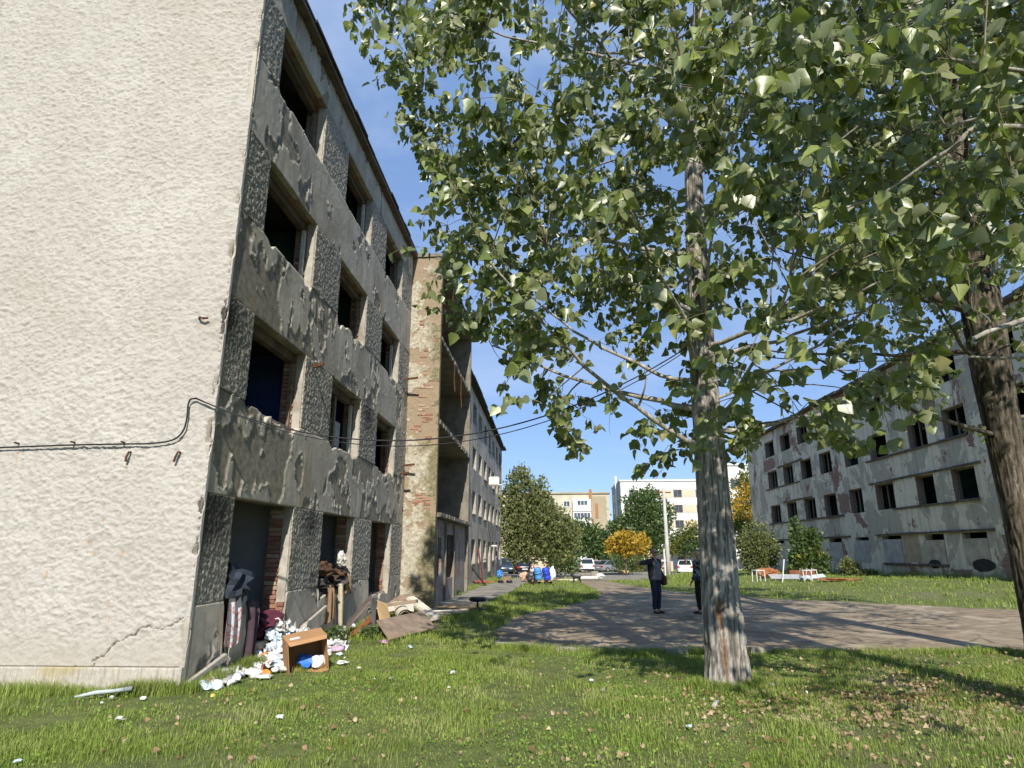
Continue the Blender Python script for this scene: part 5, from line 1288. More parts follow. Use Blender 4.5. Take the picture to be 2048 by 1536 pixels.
# ------------------------------------------------------------------ cars (local: length along y, rear towards -y)
def paint(name, col): 
    return plain(name, col, 0.3, 0.04, 1.5, spec=0.6, bump=0.0)
M_tyre = plain('tyre_rubber', (0.02, 0.02, 0.02), 0.9, 0.2, 12); M_rim = plain('wheel_rim', (0.42, 0.42, 0.43), 0.35, 0.1, 8, metal=0.7)
M_cglass = plain('car_glass', (0.02, 0.025, 0.03), 0.08, 0.1, 2, spec=0.7, bump=0); M_redl = plain('tail_light_red', (0.40, 0.02, 0.015), 0.25, 0.1, 8); M_plate = plain('number_plate', (0.7, 0.7, 0.68), 0.5, 0.05, 8)
def car(loc, rz, label, col, suv=False, estate=False, group=None):
    root = empty('parked_car', loc, rz, label, 'car', group)
    w = .92 if suv else .87; L = 2.25 if suv else 2.2; hb = 1.02 if suv else .92; ht = 1.66 if suv else 1.45; g0 = .26 if suv else .2
    body = paint('paint_'+'_'.join(str(int(c*100)) for c in col), col)
    # lower body: cross-sections along the length
    secs = [(-L, .72, g0+.18, hb*.86), (-L+.08, .90, g0+.06, hb*.96), (-L+.5, 1.0, g0, hb), (-.6, 1.0, g0, hb), (.8, 1.0, g0, hb), (1.5, .99, g0, hb*.93), (L-.12, .92, g0+.05, hb*.80), (L, .74, g0+.16, hb*.68)]
    vs = []; fs = []; n = 10
    for (y, s, z0, z1) in secs:
        m_ = (z0+z1)/2
        for (xx, zz) in ((-.92, z0), (-1, z0+.12), (-1.0, m_+.05), (-.97, z1-.10), (-.88, z1), (.88, z1), (.97, z1-.10), (1.0, m_+.05), (1, z0+.12), (.92, z0)): vs.append((xx*w*s, y, zz))
    for i in range(len(secs)-1):
        for k in range(n): a = i*n+k; b_ = i*n+(k+1) % n; fs.append((a, b_, b_+n, a+n))
    fs += [tuple(range(n))[::-1], tuple(range((len(secs)-1)*n, len(secs)*n))]
    MB().add(vs, fs).build('body', body, root, smooth=True)
    yr0, yr1, yf1, yf0 = (-L+.12, -L+.42, .55, 1.25) if (suv or estate) else (-L+.35, -1.05, .45, 1.15)
    cab = []
    for (y, z, s) in ((yr0, hb-.02, .90), (yr1, ht-.05, .74), (-.4, ht, .72), (yf1, ht-.05, .72), (yf0, hb-.04, .88)): cab += [(-w*s, y, z), (w*s, y, z)]
    base = [(-w*.92, yr0, hb-.04), (w*.92, yr0, hb-.04), (w*.92, yf0, hb-.05), (-w*.92, yf0, hb-.05)]
    MB().add(cab+base, [(0, 1, 3, 2), (2, 3, 5, 4), (4, 5, 7, 6), (6, 7, 9, 8), (0, 2, 4, 6, 8), (1, 9, 7, 5, 3), (0, 8, 9, 1)]).build('cabin', body, root)
    def lerp(a, b, t): return tuple(a[i]+(b[i]-a[i])*t for i in range(3))
    def pane(name, q, off):
        c = [sum(p[i] for p in q)/4 for i in range(3)]
        q2_ = [tuple(c[i]+(p[i]-c[i])*.86+off[i] for i in range(3)) for p in q]
        MB().add(q2_, [(0, 1, 2, 3)]).build(name, M_cglass, root)
    pane('rear_window', [cab[0], cab[1], cab[3], cab[2]], (0, -.012, .008)); pane('windscreen', [cab[6], cab[7], cab[9], cab[8]], (0, .012, .008))
    for sx, i0 in ((-1, 0), (1, 1)):
        q = [cab[0+i0], cab[2+i0], lerp(cab[4+i0], cab[6+i0], .3), (w*.90*sx, -.2, hb)]; pane('side_window', q, (sx*.012, 0, 0))
        q = [(w*.90*sx, -.1, hb), lerp(cab[4+i0], cab[6+i0], .4), cab[6+i0], cab[8+i0]]; pane('side_window', q, (sx*.012, 0, 0))
        for y in (-1.35, 1.35):
            wr = .35 if suv else .31
            pr = MB(); pts = [(sx*(w-.2), y, wr), (sx*(w+.015), y, wr)]; pr.tube(pts, wr, 18); wh = pr.build('wheel', M_tyre, root, smooth=False)
            ri = MB().tube([(sx*(w+.016), y, wr), (sx*(w+.03), y, wr)], wr*.62, 14).build('rim', M_rim, None); ri.parent = wh
        MB().box(sx*w*.62 if sx > 0 else sx*w*.95, sx*w*.95 if sx > 0 else sx*w*.62, -L-.012, -L+.16, hb*.70, hb*.88).build('tail_light', M_redl, root)
        MB().box(sx*w*.5 if sx > 0 else sx*w*.85, sx*w*.85 if sx > 0 else sx*w*.5, L-.2, L+.012, hb*.55, hb*.66).build('headlight', M_plate, root)
        MB().box(sx*(w+.0) if sx > 0 else sx*(w+.16), sx*(w+.16) if sx > 0 else sx*(w+.0), .62, .74, hb+.0, hb+.13).build('mirror', body, root, bevel=.02)
    MB().box(-.28, .28, -L-.03, -L+.1, hb*.55, hb*.66).build('number_plate', M_plate, root)
    MB().box(-w*.85, w*.85, -L-.04, -L+.2, g0+.02, g0+.2).build('bumper', M_black if suv else body, root, bevel=.03)
    return root
def carpos(px, Y, dz=0): p = atY(px, 1120, Y); return (p[0], Y, float(tz(p[0], Y))+dz)
CG = 'cars parked beyond the conifer'
car(carpos(1172, 82), 0.02, 'white sport utility car parked nearest the road end, seen from behind', (0.72, 0.72, 0.72), suv=True, group=CG)
car(carpos(1204, 90), -0.5, 'pale silver hatchback parked behind the grey saloon', (0.60, 0.61, 0.62), estate=True, group=CG)
car(carpos(1222, 84), -0.95, 'mid grey saloon parked beside the yellow tree', (0.20, 0.20, 0.22), group=CG)
car(carpos(1371, 74), -0.25, 'white estate car on the lawn between pole and near trunk', (0.70, 0.70, 0.70), estate=True, group=CG)
car(carpos(1006, 70), 3.3, 'dark blue car just past the far wing corner', (0.03, 0.05, 0.075), suv=True, group=CG)
car(carpos(1047, 70), 0.1, 'black car hidden behind the conifer trunk', (0.015, 0.015, 0.018), group=CG)

# ------------------------------------------------------------------ cloth, scraps and debris
def crumple(size, flat=0.5, seed=0, amp=0.45, sub=2):
    rng = np.random.default_rng(seed); bm = bmesh.new(); bmesh.ops.create_icosphere(bm, subdivisions=sub, radius=1.0)
    ph = rng.uniform(0, 20, 6)
    for v in bm.verts:
        x, y, z = v.co
        n = fbm(np.array(x*1.4+ph[0]+y), np.array(z*1.4+ph[1]-y*.7), 1.7, 3, seed % 50+700, .75)
        r = 1+amp*2.6*(float(n)-.5)+rng.uniform(-.16, .16)
        v.co = (x*r*size[0], y*r*size[1], z*r*size[2])
    zmin = min(v.co.z for v in bm.verts)
    for v in bm.verts: v.co.z -= zmin
    me = bpy.data.meshes.new('scrap'); bm.to_mesh(me); bm.free(); return me
def sheet_scrap(w, h, seed, curl=0.35):
    rng = np.random.default_rng(seed); n = 6; vs = []; fs = []
    ph = rng.uniform(0, 9, 4)
    for j in range(n+1):
        for i in range(n+1):
            u, v = i/n-.5, j/n-.5
            z = curl*w*(.5*math.sin(u*5+ph[0])*math.cos(v*4+ph[1])+.35*math.sin(u*9+v*7+ph[2]))+rng.uniform(-.02, .02)*w
            vs.append((u*w*(1+.2*v)+rng.uniform(-.03, .03)*w, v*h, z))
    for j in range(n):
        for i in range(n): a = j*(n+1)+i; fs.append((a, a+1, a+n+2, a+n+1))
    me = bpy.data.meshes.new('scrap'); me.from_pydata(vs, [], fs); me.update(); return me
SM = {}
def scrapmat(kind):
    P_ = dict(white=(.74, .74, .73), offw=(.60, .58, .52), pale=(.55, .66, .74), orange=(.75, .28, .06), red=(.60, .05, .04), pink=(.72, .40, .55), blue=(.03, .17, .62), blue2=(.05, .22, .55), brown=(.30, .18, .09), grey=(.35, .35, .34), dark=(.05, .05, .06), yellow=(.70, .52, .10), teal=(.25, .5, .5))
    if kind not in SM: SM[kind] = plain('scrap_'+kind, P_[kind], 0.45, 0.1, 14, spec=0.5, bump=0.3)
    return SM[kind]
def put(name, me, mat, p, rz, label, cat, group=None, rx=0.0, ry=0.0, smooth=False):
    me.materials.append(mat); o = bpy.data.objects.new(name, me); COL.objects.link(o); o.location = p; o.rotation_euler = (rx, ry, rz)
    return tag(o, label, cat, group)
rs = random.Random(3)
# heap of white torn bags and papers spilling from the first opening
for i in range(210):
    t_ = rs.random(); px = rs.gauss(540, 22); py = rs.uniform(1255, 1345)
    if rs.random() < 0.7: px = rs.uniform(405, 690); py = 1374-(px-405)*0.29+rs.gauss(0, 9)
    p = gnd(px, py); p[0] = max(p[0], FX+0.10)
    heap = 0.42*math.exp(-((p[0]+4.25)/.35)**2-((p[1]-11.2)/.75)**2)
    z = heap*rs.uniform(.3, 1.0)
    kd = rs.choices(['white', 'offw', 'pale', 'grey', 'orange', 'red', 'pink'], [48, 14, 9, 6, 4, 3, 3])[0]
    words = dict(white='white', offw='cream', pale='pale blue', grey='grey', orange='orange', red='red', pink='pink')[kd]
    if rs.random() < .6:
        s = rs.uniform(.045, .125); me = crumple((s, s*rs.uniform(.5, 1.2), s*rs.uniform(.25, .6)), seed=900+i, amp=.5, sub=2); nm = 'crumpled_bag'; lab = f'crumpled {words} plastic bag in the rubbish heap below the first opening'; cat = 'bag'
    else:
        s = rs.uniform(.12, .28); me = sheet_scrap(s, s*rs.uniform(.6, 1.3), 900+i); nm = 'paper_scrap'; z += .05; lab = f'torn {words} paper scrap in the rubbish heap below the first opening'; cat = 'paper'
    me.polygons.foreach_set('use_smooth', [True]*len(me.polygons))
    put(nm, me, scrapmat(kd), (p[0], p[1], z+.01), rs.uniform(0, 6.28), lab, cat, 'rubbish heap below the first opening', rs.uniform(-.3, .3), rs.uniform(-.3, .3))
# white heap core
for i in range(48):
    x = -4.52+abs(rs.gauss(0, .28)); y = 11.15+rs.gauss(0, .42); h = max(0.0, .62*(1-(x+4.55)/.9)*math.exp(-((y-11.15)/.6)**2))
    s = rs.uniform(.14, .26); put('paper_scrap', sheet_scrap(s, s*1.1, 2000+i, .5), scrapmat(rs.choice(['white', 'white', 'offw', 'pale'])), (x, y, h*rs.uniform(.6, 1)+.03), rs.uniform(0, 6.28),
        'sheet of white waste paper piled against the wall beside the first opening', 'paper', 'waste paper pile at the wall', rs.uniform(-.7, .7), rs.uniform(.1, 1.0))
# single scraps told apart by colour and place
singles = [((433, 1372), 'red', (.10, .06, .06), 'red and white crushed packet lying nearest the wall corner', 'packet'), ((436, 1350), 'pink', (.09, .07, .05), 'pink crumpled wrapper above the red packet', 'wrapper'), ((410, 1340), 'pale', (.13, .10, .07), 'pale blue crumpled bag next to the wall corner', 'bag'),
           ((428, 1330), 'red', (.07, .05, .06), 'small bright red wrapper at the left end of the heap', 'wrapper'), ((485, 1350), 'orange', (.10, .06, .05), 'orange wrapper at the front edge of the heap', 'wrapper'), ((768, 1290), 'pink', (.17, .12, .09), 'pink bundled cloth lying on the grass', 'cloth'),
           ((683, 1332), 'white', (.10, .14, .08), 'white crumpled bottle shape on the grass right of the box', 'bottle'), ((717, 1342), 'offw', (.06, .05, .05), 'small cream lump on the grass right of the box', 'litter'), ((905, 1350), 'white', (.08, .05, .05), 'white tissue on the open grass left of the trunk shadow', 'tissue'),
           ((560, 1441), 'white', (.06, .05, .05), 'white tissue on the foreground grass below the box', 'tissue'), ((1378, 1460), 'pale', (.055, .05, .04), 'blue and white wrapper on the foreground grass left of the trunk', 'wrapper'), ((1183, 1366), 'white', (.05, .05, .04), 'white scrap on the grass beside the trunk shadow', 'litter'),
           ((670, 1298), 'white', (.22, .07, .05), 'long white plastic tray behind the box', 'tray'), ((655, 1305), 'red', (.08, .06, .05), 'red wrapper beside the long white tray', 'wrapper'), ((650, 1275), 'orange', (.09, .06, .07), 'orange mesh bag behind the box', 'bag'), ((605, 1270), 'orange', (.12, .07, .07), 'orange peel coloured bag on the wall side of the box', 'bag'),
           ((820, 1297), 'pale', (.25, .05, .04), 'flattened clear bottle on the grass right of the pink cloth', 'bottle'), ((1890, 1415), 'white', (.05, .04, .03), 'white cup on the leaf litter at right', 'cup'), ((1995, 1428), 'grey', (.07, .05, .03), 'grey crumpled foil on the leaf litter at right', 'foil'), ((1615, 1395), 'white', (.02, .02, .07), 'upright white stub right of the trunk', 'litter'), ((1545, 1375), 'grey', (.07, .05, .05), 'grey stone in the grass right of the trunk', 'stone'), ((240, 1445), 'offw', (.06, .05, .05), 'pale stone in the grass before the end wall', 'stone'),
           ((35, 1530), 'pale', (.06, .05, .03), 'pale scrap in the bottom left grass', 'litter'), ((1245, 1515), 'brown', (.07, .05, .03), 'large dry brown leaf on the front grass', 'leaf')]
for i, (px, kd, s, lab, cat) in enumerate(singles):
    p = gnd(*px); s = tuple(q*(.38 if j_ == 2 else .68) for j_, q in enumerate(s)); put(cat.replace(' ', '_'), crumple(s, seed=3000+i, amp=.5, sub=2), scrapmat(kd), (p[0], p[1], p[2]+.02), rs.uniform(0, 6.28), lab, cat)
# plastic sheet roll by the end wall
p = gnd(205, 1400); o = MB().tube([(p[0]-.28, p[1]-.1, .05), (p[0]-.1, p[1], .08), (p[0]+.1, p[1]+.06, .09), (p[0]+.25, p[1]+.15, .10)], [.012, .025, .022, .03], 9).build('plastic_roll', plain('dull_plastic', (.38, .42, .42), .5), smooth=True); tag(o, 'rolled clear plastic sheet in the grass before the end wall', 'plastic')
# small litter across the lawn
for i in range(26):
    px, py = rs.choice([(rs.uniform(380, 900), rs.uniform(1290, 1400)), (rs.uniform(0, 2000), rs.uniform(1340, 1520)), (rs.uniform(150, 320), rs.uniform(1385, 1420))])
    p = gnd(px, py)
    if p[0] < FX+.1 and p[1] > EY-.1: continue
    s = rs.uniform(.015, .04); put('litter', crumple((s, s*.8, s*.6), seed=4000+i, sub=1), scrapmat(rs.choice(['white', 'offw', 'offw', 'grey', 'yellow'])), (p[0], p[1], p[2]+.015), rs.uniform(0, 6), 'tiny pale scrap of litter scattered on the grass', 'litter', 'small litter on the lawn')

# cardboard box tipped on its side, open to the viewer
M_card = plain('cardboard', (0.42, 0.235, 0.11), 0.85, 0.1, 3); M_card2 = plain('cardboard_inside', (0.28, 0.15, 0.07), 0.9, 0.1, 3)
bp = gnd(612, 1346)
BX = empty('cardboard_box', (bp[0]-.06, bp[1]+.16, .0), label='open brown cardboard box tipped on the grass beside the rubbish heap', cat='box', rot=(rad(9), rad(-9), rad(33)))
w, h, d, th = .28, .52, .40, .008
MB().box(-w, -w+th, -d/2, d/2, 0, h).build('side_panel', M_card, BX); MB().box(w-th, w, -d/2, d/2, 0, h).build('side_panel', M_card, BX)
MB().box(-w+th, w-th, -d/2, d/2, h-th, h).build('top_panel', M_card, BX); MB().box(-w+th, w-th, -d/2, d/2, .002, th).build('bottom_panel', M_card, BX)
MB().box(-w+th, w-th, d/2-th, d/2, th, h-th).build('back_panel', M_card2, BX)
MB().add([(-w, -d/2, h), (w, -d/2, h), (w-.02, -d/2-.05, h-.035), (-w+.02, -d/2-.05, h-.035), (-w, -d/2, h-.006), (w, -d/2, h-.006), (w-.02, -d/2-.05, h-.041), (-w+.02, -d/2-.05, h-.041)], [(0, 3, 2, 1), (4, 5, 6, 7), (0, 1, 5, 4), (3, 7, 6, 2), (0, 4, 7, 3), (1, 2, 6, 5)]).build('flap', M_card, BX)
MB().box(-.22, -.08, -.10, -.02, h+.002, h+.004).build('paper_label', M_plate, BX)
p = gnd(603, 1343); put('crumpled_bag', crumple((.13, .10, .09), seed=51, amp=.5), scrapmat('blue'), (p[0], p[1]+.1, .04), .5, 'bright blue plastic bag inside the cardboard box mouth', 'bag', rx=.2)
p = gnd(632, 1343); put('crumpled_bag', crumple((.10, .08, .10), seed=52, amp=.5), scrapmat('white'), (p[0], p[1]+.1, .03), .9, 'white plastic bag inside the cardboard box mouth', 'bag')

# clothes hanging over the broken sills
def cloth(name, pts, wv, mat, label, cat, folds=5, amp=.02, seed=0, flare=1.2):
    """pts: centre line; wv: half-width vector along the sill"""
    rng = np.random.default_rng(seed); P = np.array(smoothpts(pts, 4)); m = len(P); n = 18; vs = []; fs = []; wv = np.array(wv, float)
    nrm = np.array([-wv[1], wv[0], 0]); nrm = np.array([1.0, -.2, 0])
    for j, c in enumerate(P):
        t_ = j/(m-1)
        for i in range(n+1):
            u = i/n*2-1
            q = c+wv*u*(1+(flare-1)*t_)+nrm*amp*(.3+t_)*math.sin(u*folds+seed+.8*math.sin(t_*3))+np.array([0, 0, rng.uniform(-.012, .012)-(.05*math.sin(u*2+seed) if t_ > .9 else 0)])
            vs.append(tuple(q))
    for j in range(m-1):
        for i in range(n): a = j*(n+1)+i; fs.append((a, a+1, a+n+2, a+n+1))
    back = len(vs); vs += [(x-.012, y+.004, z) for x, y, z in vs]; fs += [tuple(q+back for q in f[::-1]) for f in fs]
    o = MB().add(vs, fs).build(name, mat, smooth=True); return tag(o, label, cat)
t = NT('red_white_print'); _n = t.noise(9, 3, .5, vec=t.obj()); M_print = t.bsdf(t.ramp(_n, [(0.46, (.66, .64, .64)), (0.52, (.55, .14, .09)), (.62, (.62, .60, .60))]), .85)
M_plum = plain('plum_cloth', (.075, .05, .06), .9, .2, 9); M_navy = plain('navy_cloth', (.03, .04, .055), .9, .25, 8); M_tanc = plain('tan_cloth', (.30, .19, .10), .9, .15, 9); M_bro = plain('brown_cloth', (.09, .05, .028), .9, .3, 9); M_mar = plain('maroon_cloth', (.10, .02, .035), .9, .2, 9)
XF = FX+.03
cloth('hanging_shirt', [(FX-.25, 9.50, 1.08), (FX+.02, 9.48, 1.08), (XF+.03, 9.47, .98), (XF+.04, 9.47, .75), (XF+.03, 9.47, .42)], (0, .17, 0), M_print, 'red and white patterned shirt hanging from the first ground floor sill', 'shirt', 6, .025, 1)
cloth('hanging_trousers', [(FX-.3, 10.15, .98), (FX-.02, 10.13, .97), (XF+.05, 10.12, .88), (XF+.06, 10.12, .5), (XF+.05, 10.08, .02)], (0, .17, 0), M_plum, 'dark plum trousers hanging from the first ground floor sill', 'trousers', 4, .035, 2, .7)
put('clothes_bundle', crumple((.30, .45, .26), seed=61, amp=.45, sub=3), M_navy, (FX-.16, 9.72, .86), .2, 'heap of dark navy clothes lying in the first ground floor opening', 'clothes', smooth=True)
put('clothes_bundle', crumple((.55, .8, .32), seed=62, amp=.4, sub=3), M_dark, (FX-.85, 10.3, .30), .4, 'dark mound of clothes inside the first ground floor room', 'clothes')
put('clothes_bundle', crumple((.7, .9, .35), seed=63, amp=.4, sub=3), M_plum, (FX-1.6, 9.6, .25), 1.4, 'plum mound of clothes deep inside the first room', 'clothes')
put('clothes_bundle', crumple((.30, .40, .2), seed=64, amp=.45, sub=3), M_mar, (FX-.18, 11.05, .30), .3, 'maroon cloth at the foot of the first opening', 'cloth')
# broken wall remains of the first opening
put('wall_fragment', crumple((.10, .42, .55), seed=66, amp=.22, sub=3), M_plaster, (FX-.06, 10.0, -.15), 0.05, 'ragged lump of broken wall under the hanging clothes', 'masonry')
cloth('hanging_cloth', [(FX-.3, 13.75, 1.02), (FX-.0, 13.72, 1.03), (XF+.05, 13.72, .95), (XF+.06, 13.72, .6), (XF+.05, 13.72, .30)], (0, .20, 0), M_tanc, 'tan cloth hanging from the second ground floor sill', 'cloth', 7, .035, 4, .95)
cloth('hanging_cloth', [(FX-.3, 14.9, 1.25), (FX-.0, 14.85, 1.22), (XF+.05, 14.82, 1.1), (XF+.06, 14.82, .8)], (0, .20, 0), M_tanc, 'short brown cloth hung at the right jamb of the second opening', 'cloth', 5, .03, 5)
o = MB().tube([(XF+.03, 14.35, 1.02), (XF+.06, 14.33, .6), (XF+.07, 14.38, .16)], [.05, .055, .045], 7).build('hanging_roll', plain('cream_cloth', (.50, .44, .30), .9)); tag(o, 'cream rolled strip hanging beside the tan cloth', 'cloth')
for i in range(9):
    put('clothes_bundle', crumple((rs.uniform(.2, .35), rs.uniform(.25, .45), rs.uniform(.12, .2)), seed=70+i, amp=.5, sub=3), rs.choice([M_bro, M_bro, M_tanc, M_dark]), (FX-rs.uniform(.15, .5), 13.3+rs.random()*1.6, .86+i*.045), rs.uniform(0, 6), 'brown crumpled clothes stuffed into the second ground floor opening', 'clothes', 'clothes in the second opening')
put('stuffed_bundle', crumple((.14, .13, .15), seed=83, amp=.4, sub=3), scrapmat('offw'), (FX-.1, 14.75, 1.35), 0, 'grey and white bundle at the jamb of the second opening', 'bundle')
# concrete ledge pieces along the wall foot
for i, (y0, y1, z0, z1, lab) in enumerate(((8.45, 9.3, .10, .30, 'sloping pale concrete edging at the wall corner'), (12.2, 13.4, .35, .62, 'pale broken pipe bracket on the wall below the second opening'))):
    o = MB().bar((FX+.07, y0, z0), (FX+.09, y1, z1), .06, .05).build('ledge_piece', M_plinth); tag(o, lab, 'ledge')
o = MB().bar((FX+.10, 12.25, -.05), (FX+.12, 12.25, .42), .07, .07).build('drain_stub', M_plinth); tag(o, 'short pale upright drain pipe against the wall', 'pipe')
M_weed = M_green
for i, (px, lab) in enumerate((((668, 1280), 'broad leaved weed at the wall foot left of the leather cushion'), ((640, 1290), 'leafy weed behind the cardboard box'), ((735, 1278), 'leafy weed before the leaning boards'), ((490, 1312), 'small weed in the rubbish heap'), ((905, 1190), 'weed at the foot of the tower'))):
    b = gnd(*px); b[0] = max(b[0], FX+.15)
    bushy('weed', lab, b, .3, [(0, 0, .13, .20, .18, .13), (.15, .1, .10, .15, .15, .10)], 170, (.05, .10), M_green, .05, .012, 20+i, cat='weed')

# furniture wreckage by the tower
M_leather = plain('rust_brown_leather', (.20, .07, .028), .55, .2, 5); M_ply = plain('plywood', (.50, .33, .16), .8, .15, 3); M_greyb = plain('weathered_board', (.26, .19, .135), .85, .2, 4); M_dboard = plain('dark_veneer', (.16, .125, .105), .7, .25, 3); M_foam = plain('cream_foam', (.66, .60, .48), .9, .1, 4)
def slab(name, a, u, v, th, mat, label, cat, bevel=.006, bend=0.0):
    """thin board: corner a, edge vectors u and v"""
    a, u, v = map(lambda q: np.array(q, float), (a, u, v)); nn = np.cross(u, v); nn /= np.linalg.norm(nn); n = 8 if bend else 1; mb = MB()
    vs = []; fs = []
    for k in range(n+1):
        t_ = k/n; off = nn*bend*4*t_*(1-t_)
        for q in (a+u*t_+off, a+u*t_+v+off, a+u*t_+v+nn*th+off, a+u*t_+nn*th+off): vs.append(tuple(q))
    for k in range(n):
        b_ = k*4
        for e in range(4): fs.append((b_+e, b_+(e+1) % 4, b_+4+(e+1) % 4, b_+4+e))
    fs += [(3, 2, 1, 0), (n*4, n*4+1, n*4+2, n*4+3)]
    o = mb.add(vs, fs).build(name, mat, bevel=bevel if not bend else 0, smooth=False); return tag(o, label, cat)
g = lambda px, py, z=0: np.array([*gnd(px, py)[:2], z])
p0, p1 = g(690, 1272), g(745, 1252)
slab('leaning_board', (-4.14, 13.55, .12), (.30, .70, .52), (-.18, .75, .10), .04, M_dboard, 'dark veneered board leaning on the wall above the leather cushion', 'board')
slab('leather_cushion', (-4.05, 13.35, .02), (.40, .85, .48), (-.02, .10, -.22), .12, M_leather, 'rust brown leather sofa back lying below the leaning board', 'sofa part', bend=-.10)
slab('leaning_board', (-3.72, 14.10, .70), (.42, -.75, -.70), (.16, .35, -.12), .03, M_ply, 'yellowish plywood panel propped like a tent beside the leather piece', 'board')
slab('fabric_strip', (-3.74, 13.95, .74), (.10, -.45, -.72), (.09, .05, 0), .02, M_dark, 'black fabric strip hanging at the peak of the propped boards', 'fabric')
slab('flat_board', (-3.10, 12.95, .03), (.62, 1.65, .04), (-.42, .55, .30), .03, M_greyb, 'grey weathered board sloping down onto the grass', 'board')
slab('mattress_slab', (-3.95, 18.2, .36), (1.05, -1.9, -.33), (.20, .22, .03), .13, M_foam, 'cream foam mattress slab lying across the debris by the tower', 'mattress', bevel=.03)
slab('wood_batten', (-4.0, 15.9, .40), (.75, .35, .08), (.03, .09, 0), .08, M_greyb, 'short brown beam across the debris pile', 'beam')
slab('foam_sheet', (-4.3, 16.2, .12), (.9, .5, .12), (-.2, .9, .10), .05, M_foam, 'crumpled cream foam sheet behind the rolled carpet', 'foam', bend=.10)
r_ = MB(); c0 = np.array([-3.42, 15.8, .20]); c1 = c0+np.array([-.35, .95, .08]); r_.tube([c0, c1], .17, 18, cap=False); r_.tube([c1, c0], .13, 18, cap=False)
o = r_.build('carpet_roll', M_foam, smooth=True); tag(o, 'cream hollow carpet roll with its open end towards the lawn', 'carpet')
put('rubble_lump', crumple((.45, .35, .22), seed=91, amp=.3, sub=3), M_greyb, (-4.15, 19.3, 0), .3, 'grey rubble mound at the foot of the tower', 'rubble')
slab('floor_panel', (-3.4, 19.9, .06), (1.3, -.4, 0), (.25, 1.6, .0), .02, M_ply, 'warped brown panel lying flat on the path', 'panel')
o = MB().tube([(-3.5, 18.3, .10), (-2.6, 19.0, .08), (-1.9, 19.8, .07)], .02, 5).build('loose_pipe', M_foam); tag(o, 'thin pale pipe lying along the path edge', 'pipe')
# swivel stool
sp = gnd(955, 1225)
ST = empty('swivel_stool', sp, .4, 'black swivel stool with round padded seat on the grass edge', 'stool')
MB().lathe([(.02, .30), (.20, .30), (.245, .33), (.25, .37), (.235, .41), (.17, .425), (.02, .42)], 24).build('seat', M_black, ST, smooth=True)
MB().tube([(0, 0, .06), (0, 0, .30)], .03, 10).build('column', M_black, ST)
for k in range(5):
    a = k*2*math.pi/5; lg = MB().tube([(0, 0, .12), (.13*math.cos(a), .13*math.sin(a), .10), (.27*math.cos(a), .27*math.sin(a), .055)], [.025, .022, .018], 6).build('leg', M_black, ST)
    MB().lathe([(.005, 0), (.022, .008), (.026, .03), (.015, .05)], 8, (.27*math.cos(a), .27*math.sin(a), 0)).build('castor', M_black, ST)

# kerb stones along the near edge of the road
M_kerb = m_concrete('kerb_stone', (.42, .38, .31), (.20, .17, .12), 2)
for i, (a_, b_) in enumerate((((988, 1294), (1040, 1297)), ((1046, 1297), (1098, 1302)), ((1112, 1304), (1160, 1306)), ((1330, 1308), (1375, 1308)), ((1500, 1306), (1540, 1305)))):
    p, q = gnd(*a_), gnd(*b_); o = MB().bar((p[0], p[1], .03), (q[0], q[1], .03), .13, .12).build('kerb_stone', M_kerb, bevel=.015); tag(o, ['pale sunken kerb stone at the left end of the road edge', 'second sunken kerb stone from the left', 'third sunken kerb stone, half in grass', 'kerb stone just left of the near trunk', 'kerb stone just right of the near trunk'][i], 'kerb', 'kerb stones along the road edge')

# barrels on a hand cart
cb_ = gnd(1085, 1170); CT = empty('hand_cart', cb_, -.3, 'low wooden hand cart carrying two blue barrels by the conifer', 'cart'); CT.scale = (.7, .7, .7)
MB().box(-.75, .75, -.4, .4, .28, .34).build('deck', M_ply, CT)
for sx in (-1, 1): 
    wv = MB().tube([(sx*.45, -.46, .2), (sx*.45, -.41, .2)], .2, 16).build('wheel', M_tyre, CT)
    wv = MB().tube([(sx*.45, .41, .2), (sx*.45, .46, .2)], .2, 16).build('wheel', M_tyre, CT)
MB().tube([(.75, 0, .3), (1.5, 0, .55)], .03, 6).build('handle', M_rust, CT)
for i, (dx, mm, lab) in enumerate(((-.26, plain('light_blue_plastic', (.08, .26, .62), .4, .08, 6), 'light blue plastic barrel tilted on the hand cart'), (.42, plain('deep_blue_plastic', (.03, .07, .50), .4, .08, 6), 'deep blue plastic barrel on the hand cart'))):
    B_ = empty('barrel', (cb_[0]+dx*.72, cb_[1]-.05, cb_[2]+.245), label=lab, cat='barrel', rot=(rad(4), rad(-9 if i == 0 else -13), 0))
    MB().lathe([(.20, .03), (.27, .05), (.30, .14), (.305, .30), (.285, .33), (.305, .36), (.305, .58), (.285, .61), (.305, .64), (.30, .82), (.25, .92), (.22, .94)], 22).build('shell', mm, B_, smooth=True)
    MB().lathe([(.308, .45), (.316, .46), (.316, .50), (.308, .51)], 22).build('strap', M_black, B_)
    MB().lathe([(.05, .93), (.05, .97), (.01, .97)], 10, (.1, 0, 0)).build('bung', M_black, B_); B_.scale = (.68, .68, .74)
put('sack', crumple((.17, .17, .36), seed=101, amp=.2, sub=3), scrapmat('white'), (cb_[0]+.56, cb_[1]+.25, cb_[2]+.2), 0, 'white sack behind the deep blue barrel', 'sack')
put('sack', crumple((.30, .25, .33), seed=102, amp=.2, sub=3), scrapmat('dark'), (cb_[0]-.62, cb_[1]+.3, cb_[2]), 0, 'black sack left of the light blue barrel', 'sack')
p = gnd(1048, 1165); put('sack', crumple((.28, .22, .28), seed=103, amp=.3, sub=3), plain('flesh_beige', (.55, .38, .26), .9), p, .4, 'beige sagging sack beside the black sack', 'sack')
p = gnd(1063, 1156); o = None
